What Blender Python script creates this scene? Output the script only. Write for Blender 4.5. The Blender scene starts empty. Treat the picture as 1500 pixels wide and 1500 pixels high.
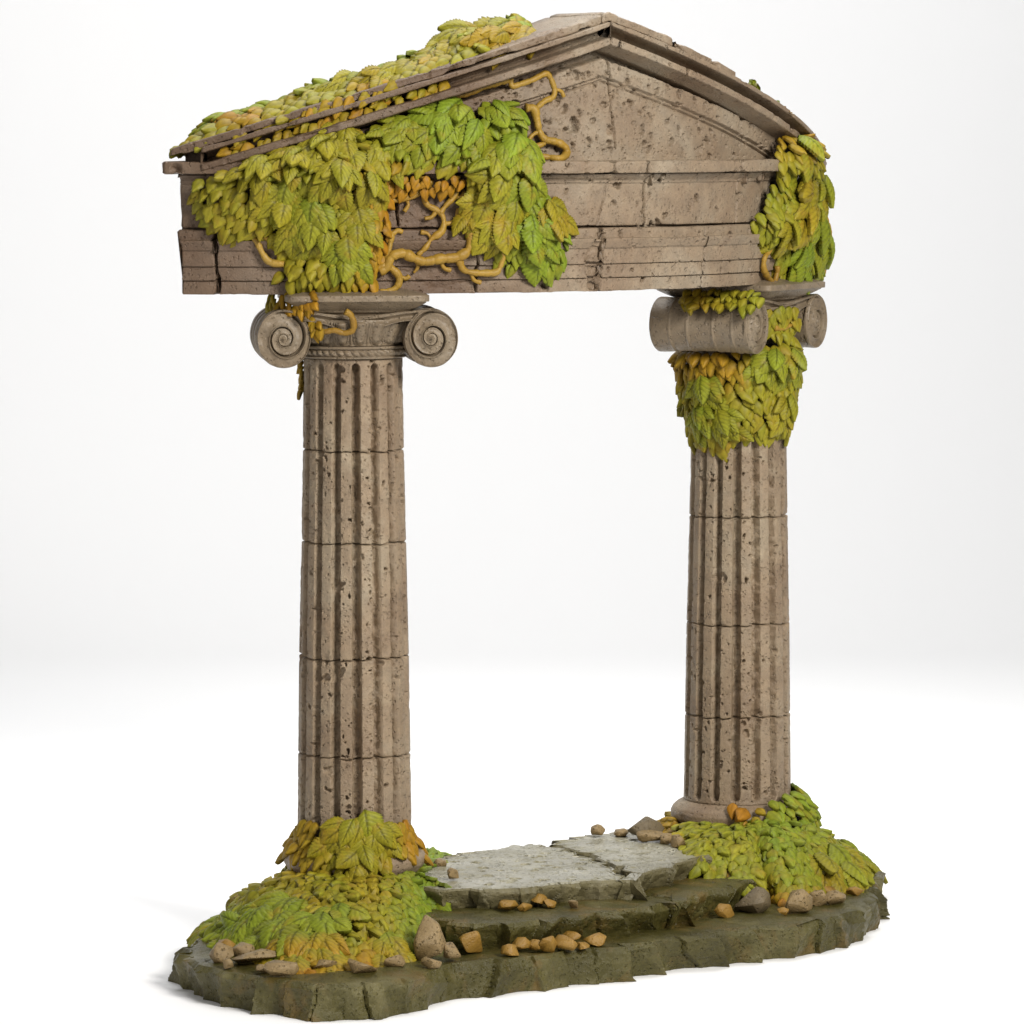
import bpy, bmesh, math, random
import numpy as np
from mathutils import Vector

# ------------------------------------------------------------------ basics
scn = bpy.context.scene
COL = scn.collection
rng = np.random.default_rng(7)
random.seed(7)
PI = math.pi

F, CX, CY, H, PITCH = 6503.7, 3.0581, -68.8572, 11.6851, 0.0871
CP, SP = math.cos(PITCH), math.sin(PITCH)
PSI_L, PSI_R = 6.9, 67.0          # angles of the two columns on the ring
PSI_M = 34.0                      # apex of the gable
PSI_A, PSI_B = -11.4, 80.6        # ends of the curved entablature
RING = 7.0


def proj(P):
    P = np.asarray(P, float)
    X = P[..., 0] - CX; Y = P[..., 1] - CY; Z = P[..., 2] - H
    dep = Y * CP - Z * SP; up = Y * SP + Z * CP
    return 750 + F * X / dep, 750 - F * up / dep


def ray(x, y):
    a = (x - 750) / F; b = (750 - y) / F
    return np.array([CX, CY, H]), np.array([a, CP + b * SP, -SP + b * CP])


def on_plane(x, y, z):
    o, d = ray(x, y)
    return o + d * ((z - o[2]) / d[2])


def on_cyl(x, y, r, ox=0.0, oy=0.0):
    """first hit of the sight line with an upright cylinder: (angle in degrees, z)"""
    o, d = ray(x, y)
    o = o - np.array([ox, oy, 0])
    A = d[0] ** 2 + d[1] ** 2; B = o[0] * d[0] + o[1] * d[1]; C = o[0] ** 2 + o[1] ** 2 - r * r
    q = max(B * B - A * C, 0.0)
    p = o + d * ((-B - q ** .5) / A)
    return math.degrees(math.atan2(p[0], -p[1])), p[2]


def pol(r, psi, z):
    a = np.radians(psi)
    return np.stack(np.broadcast_arrays(r * np.sin(a), -r * np.cos(a), np.asarray(z, float)), -1)


def in_poly(x, y, poly):
    x = np.asarray(x, float); y = np.asarray(y, float)
    ins = np.zeros(x.shape, bool)
    n = len(poly)
    for i in range(n):
        x0, y0 = poly[i]; x1, y1 = poly[(i + 1) % n]
        if y0 == y1: continue
        c = ((y0 > y) != (y1 > y)) & (x < (x1 - x0) * (y - y0) / (y1 - y0) + x0)
        ins ^= c
    return ins


def poly_dist(x, y, poly, closed=True):
    d = np.full(np.shape(x), 1e9)
    n = len(poly)
    for i in range(n if closed else n - 1):
        x0, y0 = poly[i]; x1, y1 = poly[(i + 1) % n]
        dx, dy = x1 - x0, y1 - y0
        t = np.clip(((x - x0) * dx + (y - y0) * dy) / (dx * dx + dy * dy + 1e-12), 0, 1)
        d = np.minimum(d, np.hypot(x - x0 - t * dx, y - y0 - t * dy))
    return d


def _hash(i, j, k, s):
    h = (i.astype(np.int64) * 374761393 + j.astype(np.int64) * 668265263 + k.astype(np.int64) * 2147483647 + s * 1274126177) & 0xffffffff
    h = ((h ^ (h >> 13)) * 1274126177) & 0xffffffff
    h = ((h ^ (h >> 16)) * 2246822519) & 0xffffffff
    return ((h ^ (h >> 15)) & 0xffffff) / float(0xffffff)


def vnoise(x, y, z=0.0, s=0):
    x, y, z = np.broadcast_arrays(np.asarray(x, float), np.asarray(y, float), np.asarray(z, float))
    i, j, k = np.floor(x), np.floor(y), np.floor(z)
    u, v, w = x - i, y - j, z - k
    u = u * u * (3 - 2 * u); v = v * v * (3 - 2 * v); w = w * w * (3 - 2 * w)
    r = 0
    for a in (0, 1):
        for b in (0, 1):
            for c in (0, 1):
                r = r + _hash(i + a, j + b, k + c, s) * (u if a else 1 - u) * (v if b else 1 - v) * (w if c else 1 - w)
    return r * 2 - 1


def fbm(x, y, z=0.0, s=0, o=4, g=.5):
    r = 0; a = 1; f = 1
    for q in range(o):
        r = r + a * vnoise(np.asarray(x) * f, np.asarray(y) * f, np.asarray(z) * f, s + q * 17)
        a *= g; f *= 2.03
    return r


def make_mesh(name, V, Fc, mat, parent=None, smooth=True, sharp=None, col=None):
    me = bpy.data.meshes.new(name)
    V = np.ascontiguousarray(V, np.float32)
    if isinstance(Fc, list): Q, X = Fc, []
    if isinstance(Fc, tuple): Q, X = Fc
    if isinstance(Fc, np.ndarray): Q, X = Fc, []
    if isinstance(Q, list) and any(len(f) != 4 for f in Q): Q, X = [f for f in Q if len(f) == 4], X + [f for f in Q if len(f) != 4]
    Q = np.asarray(Q, np.int32).reshape(-1, 4)
    li = np.concatenate([Q.ravel()] + [np.asarray(f, np.int32) for f in X])
    sz = np.concatenate([np.full(len(Q), 4, np.int32), np.array([len(f) for f in X], np.int32)])
    me.vertices.add(len(V)); me.vertices.foreach_set('co', V.ravel())
    me.loops.add(len(li)); me.loops.foreach_set('vertex_index', li)
    me.polygons.add(len(sz)); me.polygons.foreach_set('loop_start', np.concatenate([[0], np.cumsum(sz)[:-1]]).astype(np.int32))
    me.update(calc_edges=True)
    me.polygons.foreach_set('use_smooth', np.full(len(me.polygons), smooth))
    if sharp: me.set_sharp_from_angle(angle=math.radians(sharp))
    if col is not None:
        at = me.color_attributes.new('tint', 'FLOAT_COLOR', 'POINT')
        at.data.foreach_set('color', np.asarray(col, np.float32).ravel())
    me.materials.append(mat)
    me.update()
    o = bpy.data.objects.new(name, me)
    COL.objects.link(o)
    if parent is not None: o.parent = parent
    return o


def empty(name, loc=(0, 0, 0), parent=None):
    o = bpy.data.objects.new(name, None)
    o.empty_display_size = .3
    o.location = loc
    COL.objects.link(o)
    if parent is not None: o.parent = parent
    return o


def tag(o, label, cat, group=None):
    o['label'] = label; o['category'] = cat
    if group: o['group'] = group
    return o


def grid_faces(n, m, wrap_n=False, wrap_m=False, off=0):
    """quads of an n x m vertex grid (row-major)"""
    I = np.arange(n if wrap_n else n - 1); J = np.arange(m if wrap_m else m - 1)
    I, J = np.meshgrid(I, J, indexing='ij')
    I2 = (I + 1) % n; J2 = (J + 1) % m
    return (np.stack([I * m + J, I2 * m + J, I2 * m + J2, I * m + J2], -1).reshape(-1, 4) + off)


# ------------------------------------------------------------------ materials
def nodes(name):
    m = bpy.data.materials.new(name); m.use_nodes = True
    nt = m.node_tree
    b = nt.nodes['Principled BSDF']
    return m, nt, b


def N(nt, t, **kw):
    n = nt.nodes.new(t)
    for k, v in kw.items(): setattr(n, k, v)
    return n


def ramp(nt, src, stops):
    r = N(nt, 'ShaderNodeValToRGB')
    e = r.color_ramp.elements
    while len(e) < len(stops): e.new(.5)
    for q, (p, c) in zip(e, stops):
        q.position = p; q.color = (*c, 1) if len(c) == 3 else c
    nt.links.new(src, r.inputs[0])
    return r


def noise(nt, co, scale, detail=4, rough=.55, dist=0):
    n = N(nt, 'ShaderNodeTexNoise')
    n.inputs['Scale'].default_value = scale; n.inputs['Detail'].default_value = detail
    n.inputs['Roughness'].default_value = rough; n.inputs['Distortion'].default_value = dist
    nt.links.new(co, n.inputs['Vector'])
    return n


def mix(nt, a, b, f, mode='MIX'):
    m = N(nt, 'ShaderNodeMix', data_type='RGBA', blend_type=mode)
    for v, s in ((f, 0), (a, 6), (b, 7)):
        if hasattr(v, 'is_linked'): nt.links.new(v, m.inputs[s])
        else: m.inputs[s].default_value = v if s == 0 else (*v, 1)
    return m.outputs[2]


def stone_mat(name, c1, c2, c3, rough=.62, pit=.35, spec=.35, grain=.25, stain=None, gscale=34, wash=None):
    m, nt, b = nodes(name)
    L = nt.links
    co = N(nt, 'ShaderNodeTexCoord').outputs['Object']
    n1 = noise(nt, co, .9, 5, .6, .4)
    n2 = noise(nt, co, 5, 5, .6)
    r1 = ramp(nt, n1.outputs['Fac'], [(.36, c1), (.52, c2), (.66, c3)])
    r2 = ramp(nt, n2.outputs['Fac'], [(.3, (.86, .86, .86)), (.7, (1.1, 1.08, 1.05))])
    c = mix(nt, r1.outputs[0], r2.outputs[0], 1.0, 'MULTIPLY')
    # fine mineral speckle
    n3 = noise(nt, co, 42, 3, .6)
    r3 = ramp(nt, n3.outputs['Fac'], [(.3, (.82, .81, .8)), (.5, (1, 1, 1)), (.72, (1.13, 1.12, 1.1))])
    c = mix(nt, c, r3.outputs[0], .8, 'MULTIPLY')
    if stain:
        n4 = noise(nt, co, 1.7, 4, .6, .8)
        r4 = ramp(nt, n4.outputs['Fac'], [(.52, (0, 0, 0)), (.68, (1, 1, 1))])
        c = mix(nt, c, stain, r4.outputs[0])
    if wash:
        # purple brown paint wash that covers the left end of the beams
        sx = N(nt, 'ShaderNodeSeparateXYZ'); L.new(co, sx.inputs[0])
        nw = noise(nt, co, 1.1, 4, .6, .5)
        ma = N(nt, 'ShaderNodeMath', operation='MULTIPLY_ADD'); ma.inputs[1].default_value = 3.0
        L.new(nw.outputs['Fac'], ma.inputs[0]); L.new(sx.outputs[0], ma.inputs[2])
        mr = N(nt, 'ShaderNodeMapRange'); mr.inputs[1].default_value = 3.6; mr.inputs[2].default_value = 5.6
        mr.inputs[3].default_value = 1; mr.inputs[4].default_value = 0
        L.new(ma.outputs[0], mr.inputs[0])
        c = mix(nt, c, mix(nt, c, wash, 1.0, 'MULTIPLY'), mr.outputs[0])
    L.new(c, b.inputs['Base Color'])
    b.inputs['Roughness'].default_value = rough
    b.inputs['Specular IOR Level'].default_value = spec
    # bump: grain and small pock marks
    v = N(nt, 'ShaderNodeTexVoronoi'); v.inputs['Scale'].default_value = 17
    v.inputs['Randomness'].default_value = 1
    nd = noise(nt, co, 9, 3, .6)
    va = N(nt, 'ShaderNodeVectorMath', operation='MULTIPLY_ADD'); va.inputs[1].default_value = (.05, .05, .05)
    L.new(nd.outputs['Color'], va.inputs[0]); L.new(co, va.inputs[2]); L.new(va.outputs[0], v.inputs['Vector'])
    rv = ramp(nt, v.outputs['Distance'], [(.14, (0, 0, 0)), (.34, (1, 1, 1))])
    # only some cells are pocked
    nm = noise(nt, co, 3.2, 3, .6)
    rm = ramp(nt, nm.outputs['Fac'], [(.40, (1, 1, 1)), (.52, (0, 0, 0))])
    pk = N(nt, 'ShaderNodeMath', operation='MAXIMUM')
    L.new(rv.outputs[0], pk.inputs[0]); L.new(rm.outputs[0], pk.inputs[1])
    b1 = N(nt, 'ShaderNodeBump'); b1.inputs['Strength'].default_value = pit; b1.inputs['Distance'].default_value = .05
    L.new(pk.outputs[0], b1.inputs['Height'])
    ng = noise(nt, co, gscale, 5, .65)
    b2 = N(nt, 'ShaderNodeBump'); b2.inputs['Strength'].default_value = grain; b2.inputs['Distance'].default_value = .03
    L.new(ng.outputs['Fac'], b2.inputs['Height']); L.new(b1.outputs[0], b2.inputs['Normal'])
    L.new(b2.outputs[0], b.inputs['Normal'])
    return m


def leaf_mat(name):
    m, nt, b = nodes(name)
    L = nt.links
    at = N(nt, 'ShaderNodeAttribute', attribute_name='tint')
    co = N(nt, 'ShaderNodeTexCoord').outputs['Object']
    n1 = noise(nt, co, 14, 3, .6)
    r1 = ramp(nt, n1.outputs['Fac'], [(.3, (.8, .78, .75)), (.7, (1.15, 1.15, 1.2))])
    c = mix(nt, at.outputs['Color'], r1.outputs[0], .8, 'MULTIPLY')
    n2 = noise(nt, co, 3, 3, .6)
    r2 = ramp(nt, n2.outputs['Fac'], [(.56, (0, 0, 0)), (.75, (.35, .35, .35))])
    c = mix(nt, c, (.36, .17, .02), r2.outputs[0])
    L.new(c, b.inputs['Base Color'])
    b.inputs['Roughness'].default_value = .52
    b.inputs['Specular IOR Level'].default_value = .22
    ng = noise(nt, co, 45, 3, .6)
    b2 = N(nt, 'ShaderNodeBump'); b2.inputs['Strength'].default_value = .15; b2.inputs['Distance'].default_value = .02
    L.new(ng.outputs['Fac'], b2.inputs['Height']); L.new(b2.outputs[0], b.inputs['Normal'])
    return m


STONE = stone_mat('weathered_stone', (.205, .145, .092), (.262, .196, .128), (.30, .24, .165), rough=.48, pit=.6, grain=.5)
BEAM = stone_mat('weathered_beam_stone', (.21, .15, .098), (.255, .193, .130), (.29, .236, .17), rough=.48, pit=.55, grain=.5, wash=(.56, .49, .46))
CAPSTONE = stone_mat('carved_stone', (.165, .124, .08), (.21, .163, .108), (.24, .195, .138), rough=.4, pit=.6, grain=.3)
SLATE = stone_mat('olive_slate', (.052, .045, .010), (.074, .065, .017), (.125, .110, .042), rough=.34, pit=.6, spec=.32,
                  stain=(.115, .078, .02), grain=.6)
SIDE = stone_mat('olive_slate_side', (.10, .085, .038), (.14, .122, .06), (.19, .17, .10), rough=.40, pit=.5, spec=.35, grain=.5)
PALE = stone_mat('pale_slate', (.19, .175, .11), (.26, .245, .172), (.34, .325, .25), rough=.28, pit=.8, spec=.6, grain=.3, stain=(.17, .15, .065))
ROCK = stone_mat('tan_rock', (.20, .135, .055), (.26, .185, .088), (.32, .24, .135), rough=.46, pit=.8, grain=.5)
OCHRE = stone_mat('ochre_rock', (.21, .112, .018), (.27, .155, .028), (.33, .21, .055), rough=.42, pit=.3, grain=.4)
GREYROCK = stone_mat('grey_rock', (.11, .085, .045), (.15, .115, .065), (.2, .16, .10), rough=.46, pit=.5, grain=.5)
STEM = stone_mat('ochre_stem', (.25, .138, .016), (.30, .178, .022), (.35, .22, .036), rough=.45, pit=.05, grain=.3)
LEAF = leaf_mat('ivy_leaf')


# ------------------------------------------------------------------ stone helpers
def pits(U, V, n, r0, r1, depth=.6, seed=0, mask=None):
    """inward pock marks on a grid with row coords U and column coords V"""
    g = np.random.default_rng(seed)
    D = np.zeros((len(U), len(V)))
    ua, ub = U[0], U[-1]; va, vb = V.min(), V.max()
    oV = np.argsort(V); sV = V[oV]
    for _ in range(n):
        u = g.uniform(ua, ub); v = g.uniform(va, vb)
        r = r0 * (r1 / r0) ** (g.random() ** 2.2)
        k = g.uniform(.82, 1.22)
        i0, i1 = np.searchsorted(U, [u - r * 1.5, u + r * 1.5])
        j0, j1 = np.searchsorted(sV, [v - r * 1.5, v + r * 1.5])
        if i1 <= i0 or j1 <= j0: continue
        du = (U[i0:i1, None] - u) * k; dv = (sV[None, j0:j1] - v) / k
        an = np.arctan2(dv, du)
        rr = r * (1 + .22 * np.sin(2 * an + g.uniform(0, 6)) + .14 * np.sin(3 * an + g.uniform(0, 6)))
        q = np.hypot(du, dv) / rr
        d = np.clip(1.15 - 1.15 * q ** 6, 0, 1) * r * depth * (3.6 if r < .035 else 2.2)
        jj = oV[j0:j1]
        D[i0:i1, jj] = np.maximum(D[i0:i1, jj], d)
    return D


def groove(A, Z, pts, w=.022, depth=.07, seed=0, wob=.02):
    """carved crack along a polyline given in (arc, z)"""
    k = vnoise(A * 9, Z * 9, 0, seed) * wob
    d = poly_dist(A + k, Z + vnoise(A * 9, Z * 9, 3.3, seed) * wob, pts, closed=False)
    ww = w * (1 + .5 * vnoise(A * 4, Z * 4, 1.7, seed))
    return 1.8 * depth * np.clip(1.25 - d / ww, 0, 1)


def resample(pts, ds):
    out = [pts[0]]
    for (x0, y0), (x1, y1) in zip(pts[:-1], pts[1:]):
        n = max(1, int(round(math.hypot(x1 - x0, y1 - y0) / ds)))
        for k in range(1, n + 1):
            out.append((x0 + (x1 - x0) * k / n, y0 + (y1 - y0) * k / n))
    return np.array(out)


def sweep(name, front, back, pa, pb, disp, mat, parent, zoff=None, ds=.013, dp=None, sharp=None, end_wob=0.0, seed=0):
    """sweep a profile (radius, z) round the ring; disp(A, S, Z, PSI) pushes the front inwards"""
    fr = resample(front, ds); bk = resample(back, .25)[1:-1]
    prof = np.concatenate([fr, bk]); nf = len(fr); m = len(prof)
    nrm = np.zeros((m, 2))
    e = np.roll(prof, -1, 0) - prof
    en = np.stack([e[:, 1], -e[:, 0]], -1); en /= np.linalg.norm(en, axis=1, keepdims=True) + 1e-9
    nrm = en + np.roll(en, 1, 0); nrm /= np.linalg.norm(nrm, axis=1, keepdims=True) + 1e-9
    if dp is None: dp = math.degrees(.0135 / 7.7)
    n = int((pb - pa) / dp) + 1
    psi = np.linspace(pa, pb, n)
    A = np.radians(psi) * 7.7
    S = np.concatenate([[0], np.cumsum(np.linalg.norm(np.diff(fr, axis=0), axis=1))])
    D = np.zeros((n, m))
    D[:, :nf] = np.minimum(disp(A[:, None] + 0 * S[None], S[None] + 0 * A[:, None], fr[None, :, 1] + 0 * A[:, None], psi[:, None] + 0 * S[None]), .17)
    # crevices fade out on the hidden under and upper sides
    D[:, :nf] *= np.clip((fr[:, 0] - fr[:, 0].min() - .25) / .15, .0, 1)[None]
    # soften both ends so edges read worn
    ed = np.minimum(np.arange(n), np.arange(n)[::-1]) * .0135
    D += (np.clip(1 - ed / .035, 0, 1) ** 2 * .03)[:, None]
    r = prof[None, :, 0] - nrm[None, :, 0] * D
    z = prof[None, :, 1] - nrm[None, :, 1] * D
    P = psi[:, None] + 0 * r
    if end_wob:
        k = np.exp(-ed / .12)[:, None]
        P = P + np.degrees(k * end_wob * vnoise(r * 5, z * 5, np.sign(np.arange(n) - n / 2)[:, None] * 4 + seed) / 7.7)
    if zoff is not None: z = z + zoff(psi)[:, None]
    V = pol(r, P, z).reshape(-1, 3)
    Fc = (grid_faces(n, m, wrap_m=True), [list(range(m)), [(n - 1) * m + q for q in range(m)][::-1]])
    return make_mesh(name, V, Fc, mat, parent, sharp=sharp)


def rough(A, Z, s, amp=.012, f=2.2):
    d = amp * fbm(A * f, Z * f, s * 3.1, s, 4) + .35 * amp * fbm(A * 14, Z * 14, 1.3, s + 5, 3)
    return d


gate = empty('ruined_gateway', (0, 0, 0))
tag(gate, 'curved ruined stone gateway of two fluted columns under a weathered gable on a stepped base', 'gateway')

PX = lambda pts, r: [(math.radians(a) * 7.7, z) for a, z in (on_cyl(x, y, r) for x, y in pts)]

# ------------------------------------------------------------------ entablature
RW = 7.68
Z_ARCH, Z_SEAM, Z_SHELF0, Z_SHELF = 9.345, 10.25, 11.0, 11.18

seams_arch = [
    (PX([(878, 330), (877, 425)], RW), .024, .14),
    (PX([(1028, 332), (1028, 345), (1027, 425)], RW), .014, .09),
    (PX([(698, 345), (697, 432)], RW), .018, .09),
    (PX([(316, 340), (317, 362), (319, 395), (319, 436)], RW), .026, .12),
]
chip_poly = PX([(872, 338), (862, 355), (853, 380), (857, 398), (864, 426), (879, 426), (878, 338)], RW)


def d_arch(A, S, Z, P):
    d = rough(A, Z, 1)
    for k, (pl, w, dep) in enumerate(seams_arch):
        d = np.maximum(d, groove(A, Z, pl, w, dep, k + 1))
    ins = in_poly(A + .02 * vnoise(A * 14, Z * 14), Z + .02 * vnoise(A * 14, Z * 14, 5), chip_poly)
    d = d + ins * (.055 + .03 * fbm(A * 5, Z * 5, 2, 3))
    # bruised zone left of the vertical crack
    bru = PX([(585, 395), (680, 400), (690, 425), (600, 428)], RW)
    d = d + in_poly(A, Z, bru) * np.clip(.028 * fbm(A * 4.5, Z * 9, 7, 8), 0, 1)
    # worn arrises along the bottom
    d = d + .05 * np.clip(vnoise(A * 3.1, 0, 4.4, 9) - .35, 0, 1) * np.clip((Z_ARCH + .1 - Z) / .1, 0, 1)
    right = np.clip((P - 18) / 14, .18, 1)
    U = A[:, 0]
    d = np.maximum(d, pits(U, S[0], 520, .012, .06, .75, 11) * (right > .5))
    d = np.maximum(d, pits(U, S[0], 60, .012, .03, .6, 12))
    return d


front = [(7.2, Z_ARCH), (RW - .005, Z_ARCH), (RW, Z_ARCH + .005), (RW, 9.525), (RW - .022, 9.532), (RW + .03, 9.54), (RW + .03, 9.72), (RW + .012, 9.727),
         (RW + .06, 9.735), (RW + .06, 9.945), (RW + .085, 9.955), (RW + .13, 10.05), (RW + .14, 10.09), (RW + .07, 10.1), (RW + .07, 10.225), (RW + .04, 10.242), (7.55, 10.242), (7.55, 10.32), (7.2, 10.32)]
back = [(7.2, 10.32), (6.42, 10.32), (6.42, 10.242), (6.32, 10.242), (6.32, Z_ARCH), (7.2, Z_ARCH)]
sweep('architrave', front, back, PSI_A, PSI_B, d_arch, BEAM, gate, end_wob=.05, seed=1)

seams_frieze = [
    (PX([(950, 250), (944, 262), (943, 330)], RW), .02, .10),
    (PX([(1086, 250), (1080, 262), (1077, 325)], RW), .018, .10),
    (PX([(582, 262), (582, 332)], RW), .02, .10),
    (PX([(890, 266), (884, 295), (874, 330)], RW), .012, .03),
    (PX([(760, 262), (757, 330)], RW), .012, .04),
]


def d_frieze(A, S, Z, P):
    d = rough(A, Z, 2, .014)
    for k, (pl, w, dep) in enumerate(seams_frieze):
        d = np.maximum(d, groove(A, Z, pl, w, dep, k + 21))
    slab = in_poly(A, Z, PX([(890, 262), (884, 295), (874, 332), (760, 332), (760, 262)], RW))
    d = d + slab * .012
    d = d + .06 * np.clip(vnoise(A * 3.7, 1.5, 4.4, 19) - .2, 0, 1) * np.clip((10.31 - Z) / .06, 0, 1)
    right = P > 21
    U = A[:, 0]
    d = np.maximum(d, pits(U, S[0], 560, .012, .075, .75, 21) * right)
    d = np.maximum(d, pits(U, S[0], 40, .012, .03, .6, 22))
    return d


front = [(7.2, 10.262), (RW - .01, 10.262), (RW, 10.272), (RW, 10.855), (RW + .02, 10.862), (RW + .03, 10.9), (RW + .09, 10.95), (RW + .12, 10.99), (7.55, 10.992), (7.55, 11.06), (7.2, 11.06)]
back = [(7.2, 11.06), (6.44, 11.06), (6.44, 10.992), (6.34, 10.992), (6.34, 10.262), (7.2, 10.262)]
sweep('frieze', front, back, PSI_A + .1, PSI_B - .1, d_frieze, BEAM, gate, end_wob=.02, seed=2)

RS = 7.93
seams_shelf = [(PX([(903, 225), (902, 255)], RS), .02, .07), (PX([(951, 225), (949, 255)], RS), .022, .10),
               (PX([(1090, 225), (1088, 255)], RS), .022, .10), (PX([(700, 225), (702, 255)], RS), .018, .08)]


def d_shelf(A, S, Z, P):
    d = rough(A, Z, 3, .012)
    for k, (pl, w, dep) in enumerate(seams_shelf):
        d = np.maximum(d, groove(A, Z, pl, w, dep, k + 41))
    edge = np.minimum(np.abs(Z - Z_SHELF), np.abs(Z - 11.005))
    d = d + .10 * np.clip(fbm(A * 3.3, 0, 2, 44, 3) - .25, 0, 1) * np.clip(1 - edge / .07, 0, 1)
    U = A[:, 0]
    d = np.maximum(d, pits(U, S[0], 170, .012, .055, .7, 41) * (P > 20))
    # broken left end block
    d = d + .10 * np.clip(1 - poly_dist(A, Z, PX([(258, 248)], RS) * 2, False) / .09, 0, 1)
    return d


front = [(7.2, 11.0), (RS - .02, 11.0), (RS, 11.01), (RS, Z_SHELF - .02), (RS - .03, Z_SHELF), (7.2, Z_SHELF)]
back = [(7.2, Z_SHELF), (6.2, Z_SHELF), (6.2, 11.0), (7.2, 11.0)]
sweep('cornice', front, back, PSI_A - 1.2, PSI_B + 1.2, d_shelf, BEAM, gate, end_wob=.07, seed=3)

# ------------------------------------------------------------------ gable
SL = .0412
APEX = 12.79


def z_lip(psi):
    return APEX - SL * np.abs(psi - PSI_M)


crack_t = PX([(886, 84), (889, 100), (893, 122), (896, 150), (899, 185), (903, 215)], 7.6)


def tympanum():
    pa, pb = PSI_A + .1, PSI_B - .1
    n = int(np.radians(pb - pa) * 7.6 / .0135); m = 160
    psi = np.linspace(pa, pb, n); t = np.linspace(0, 1, m)
    P, T = np.meshgrid(psi, t, indexing='ij')
    ztop = z_lip(P) + np.where(P < 52, .39, .345)
    Z = 11.17 + T * (np.maximum(ztop, 11.2) - 11.17)
    A = np.radians(P) * 7.7
    line = 12.35 - .0370 * np.abs(P - 34.4)              # lower edge of the sloping band
    h = Z - line
    r = np.full(P.shape, 7.585)
    r += .075 * np.clip(h / .018, 0, 1)
    r -= .045 * np.exp(-((h + .055) / .012) ** 2)
    r += .02 * np.exp(-((h + .03) / .014) ** 2)
    top = 12.60 - .0370 * np.abs(P - 34.4)
    r -= .22 * np.clip((Z - top + .06 * np.clip(vnoise(A * 5, 0, 2, 55) - .3, 0, 1)) / .02, 0, 1)
    d = rough(A, Z, 5, .014)
    d = np.maximum(d, groove(A, Z, crack_t, .02, .10, 51, .015))
    d = np.maximum(d, groove(A, Z, PX([(1080, 170), (1086, 232)], 7.6), .008, .02, 52))
    U = A[:, 0]; Vv = np.linspace(0, 1.6, m)
    # pits are scattered in (arc, z)
    g = np.random.default_rng(5)
    cand = [(g.uniform(19, 66), g.uniform(11.2, 12.5), .012 * (5.5 ** (g.random() ** 2.0))) for _ in range(420)]
    cand += [(*on_cyl(842, 183, 7.6), .10), (*on_cyl(870, 177, 7.6), .05), (*on_cyl(864, 206, 7.6), .055), (*on_cyl(893, 210, 7.6), .06),
             (*on_cyl(985, 208, 7.6), .06), (*on_cyl(996, 190, 7.6), .05), (*on_cyl(1026, 192, 7.6), .05), (*on_cyl(915, 122, 7.6), .07),
             (*on_cyl(838, 192, 7.6), .035), (*on_cyl(955, 175, 7.6), .045), (*on_cyl(990, 140, 7.6), .04)]
    for a, z, rad in cand:
        i0, i1 = np.searchsorted(psi, [a - 1, a + 1])
        if i1 <= i0: continue
        an = np.arctan2(Z[i0:i1] - z, A[i0:i1] - math.radians(a) * 7.7)
        q = np.hypot(A[i0:i1] - math.radians(a) * 7.7, Z[i0:i1] - z) / (rad * (1 + .2 * np.sin(2 * an + a * 9) + .12 * np.sin(3 * an + z * 31)))
        d[i0:i1] = np.maximum(d[i0:i1], np.clip(1.15 - 1.15 * q ** 5, 0, 1) * rad * (2.6 if rad < .04 else 1.5))
    r = r - d
    V = pol(r, P, Z).reshape(-1, 3)
    Vb = pol(6.4 + 0 * r, P, Z).reshape(-1, 3)
    Fc = grid_faces(n, m).tolist()
    o = n * m
    Fc += [[f[3], f[2], f[1], f[0]] for f in grid_faces(n, m, off=o).tolist()]
    for i in range(n - 1):
        Fc.append([i * m, o + i * m, o + (i + 1) * m, (i + 1) * m])
        k = m - 1
        Fc.append([i * m + k, (i + 1) * m + k, o + (i + 1) * m + k, o + i * m + k])
    for j in range(m - 1):
        Fc.append([j, j + 1, o + j + 1, o + j])
        q = (n - 1) * m
        Fc.append([q + j, o + q + j, o + q + j + 1, q + j + 1])
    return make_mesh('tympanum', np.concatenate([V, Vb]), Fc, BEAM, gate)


tympanum()

RL = 7.96
# profile of the raking cornice, z counted from the lower lip
rk_front = [(7.5, -.06), (7.63, -.055), (7.75, -.02), (RL - .02, 0), (RL, .012), (RL + .005, .10), (RL - .03, .115), (RL - .26, .122), (RL - .34, .17), (RL - .26, .235),
            (RL - .10, .252), (RL - .01, .256), (RL, .268), (RL, .318), (RL - .03, .33), (7.5, .33)]
rk_back = [(7.5, .33), (6.25, .33), (6.25, -.06), (7.5, -.06)]


def d_rake(seed, pitted):
    def f(A, S, Z, P):
        d = rough(A, Z, seed, .010, 3)
        lip = (np.clip(1 - np.abs(Z - .06) / .08, 0, 1) + np.clip(1 - np.abs(Z - .29) / .06, 0, 1))
        d = d + .09 * np.clip(fbm(A * 3.6, Z * 2, 1, seed, 3) - .38, 0, 1) * lip
        if pitted: d = np.maximum(d, pits(A[:, 0], S[0], 420, .010, .04, .7, seed))
        if pitted:
            d = np.maximum(d, groove(A, Z, PX([(908, 20), (908, 21)], RL)[:1] * 1 + [(PX([(908, 20)], RL)[0][0], -1), (PX([(908, 20)], RL)[0][0] + .01, 1)], .02, .06, seed) * (Z < .2))
            d = np.maximum(d, groove(A, Z, [(PX([(1008, 105)], RL)[0][0], -1), (PX([(1008, 105)], RL)[0][0] + .01, 1)], .03, .04, seed + 1) * (Z < .2))
        return d
    return f


def taper(pa_side):
    return z_lip


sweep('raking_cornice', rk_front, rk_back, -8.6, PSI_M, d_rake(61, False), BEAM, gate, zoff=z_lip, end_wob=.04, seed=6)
sweep('raking_cornice', rk_front, rk_back, PSI_M, 78.5, d_rake(63, True), BEAM, gate, zoff=z_lip, end_wob=.03, seed=7)


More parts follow.
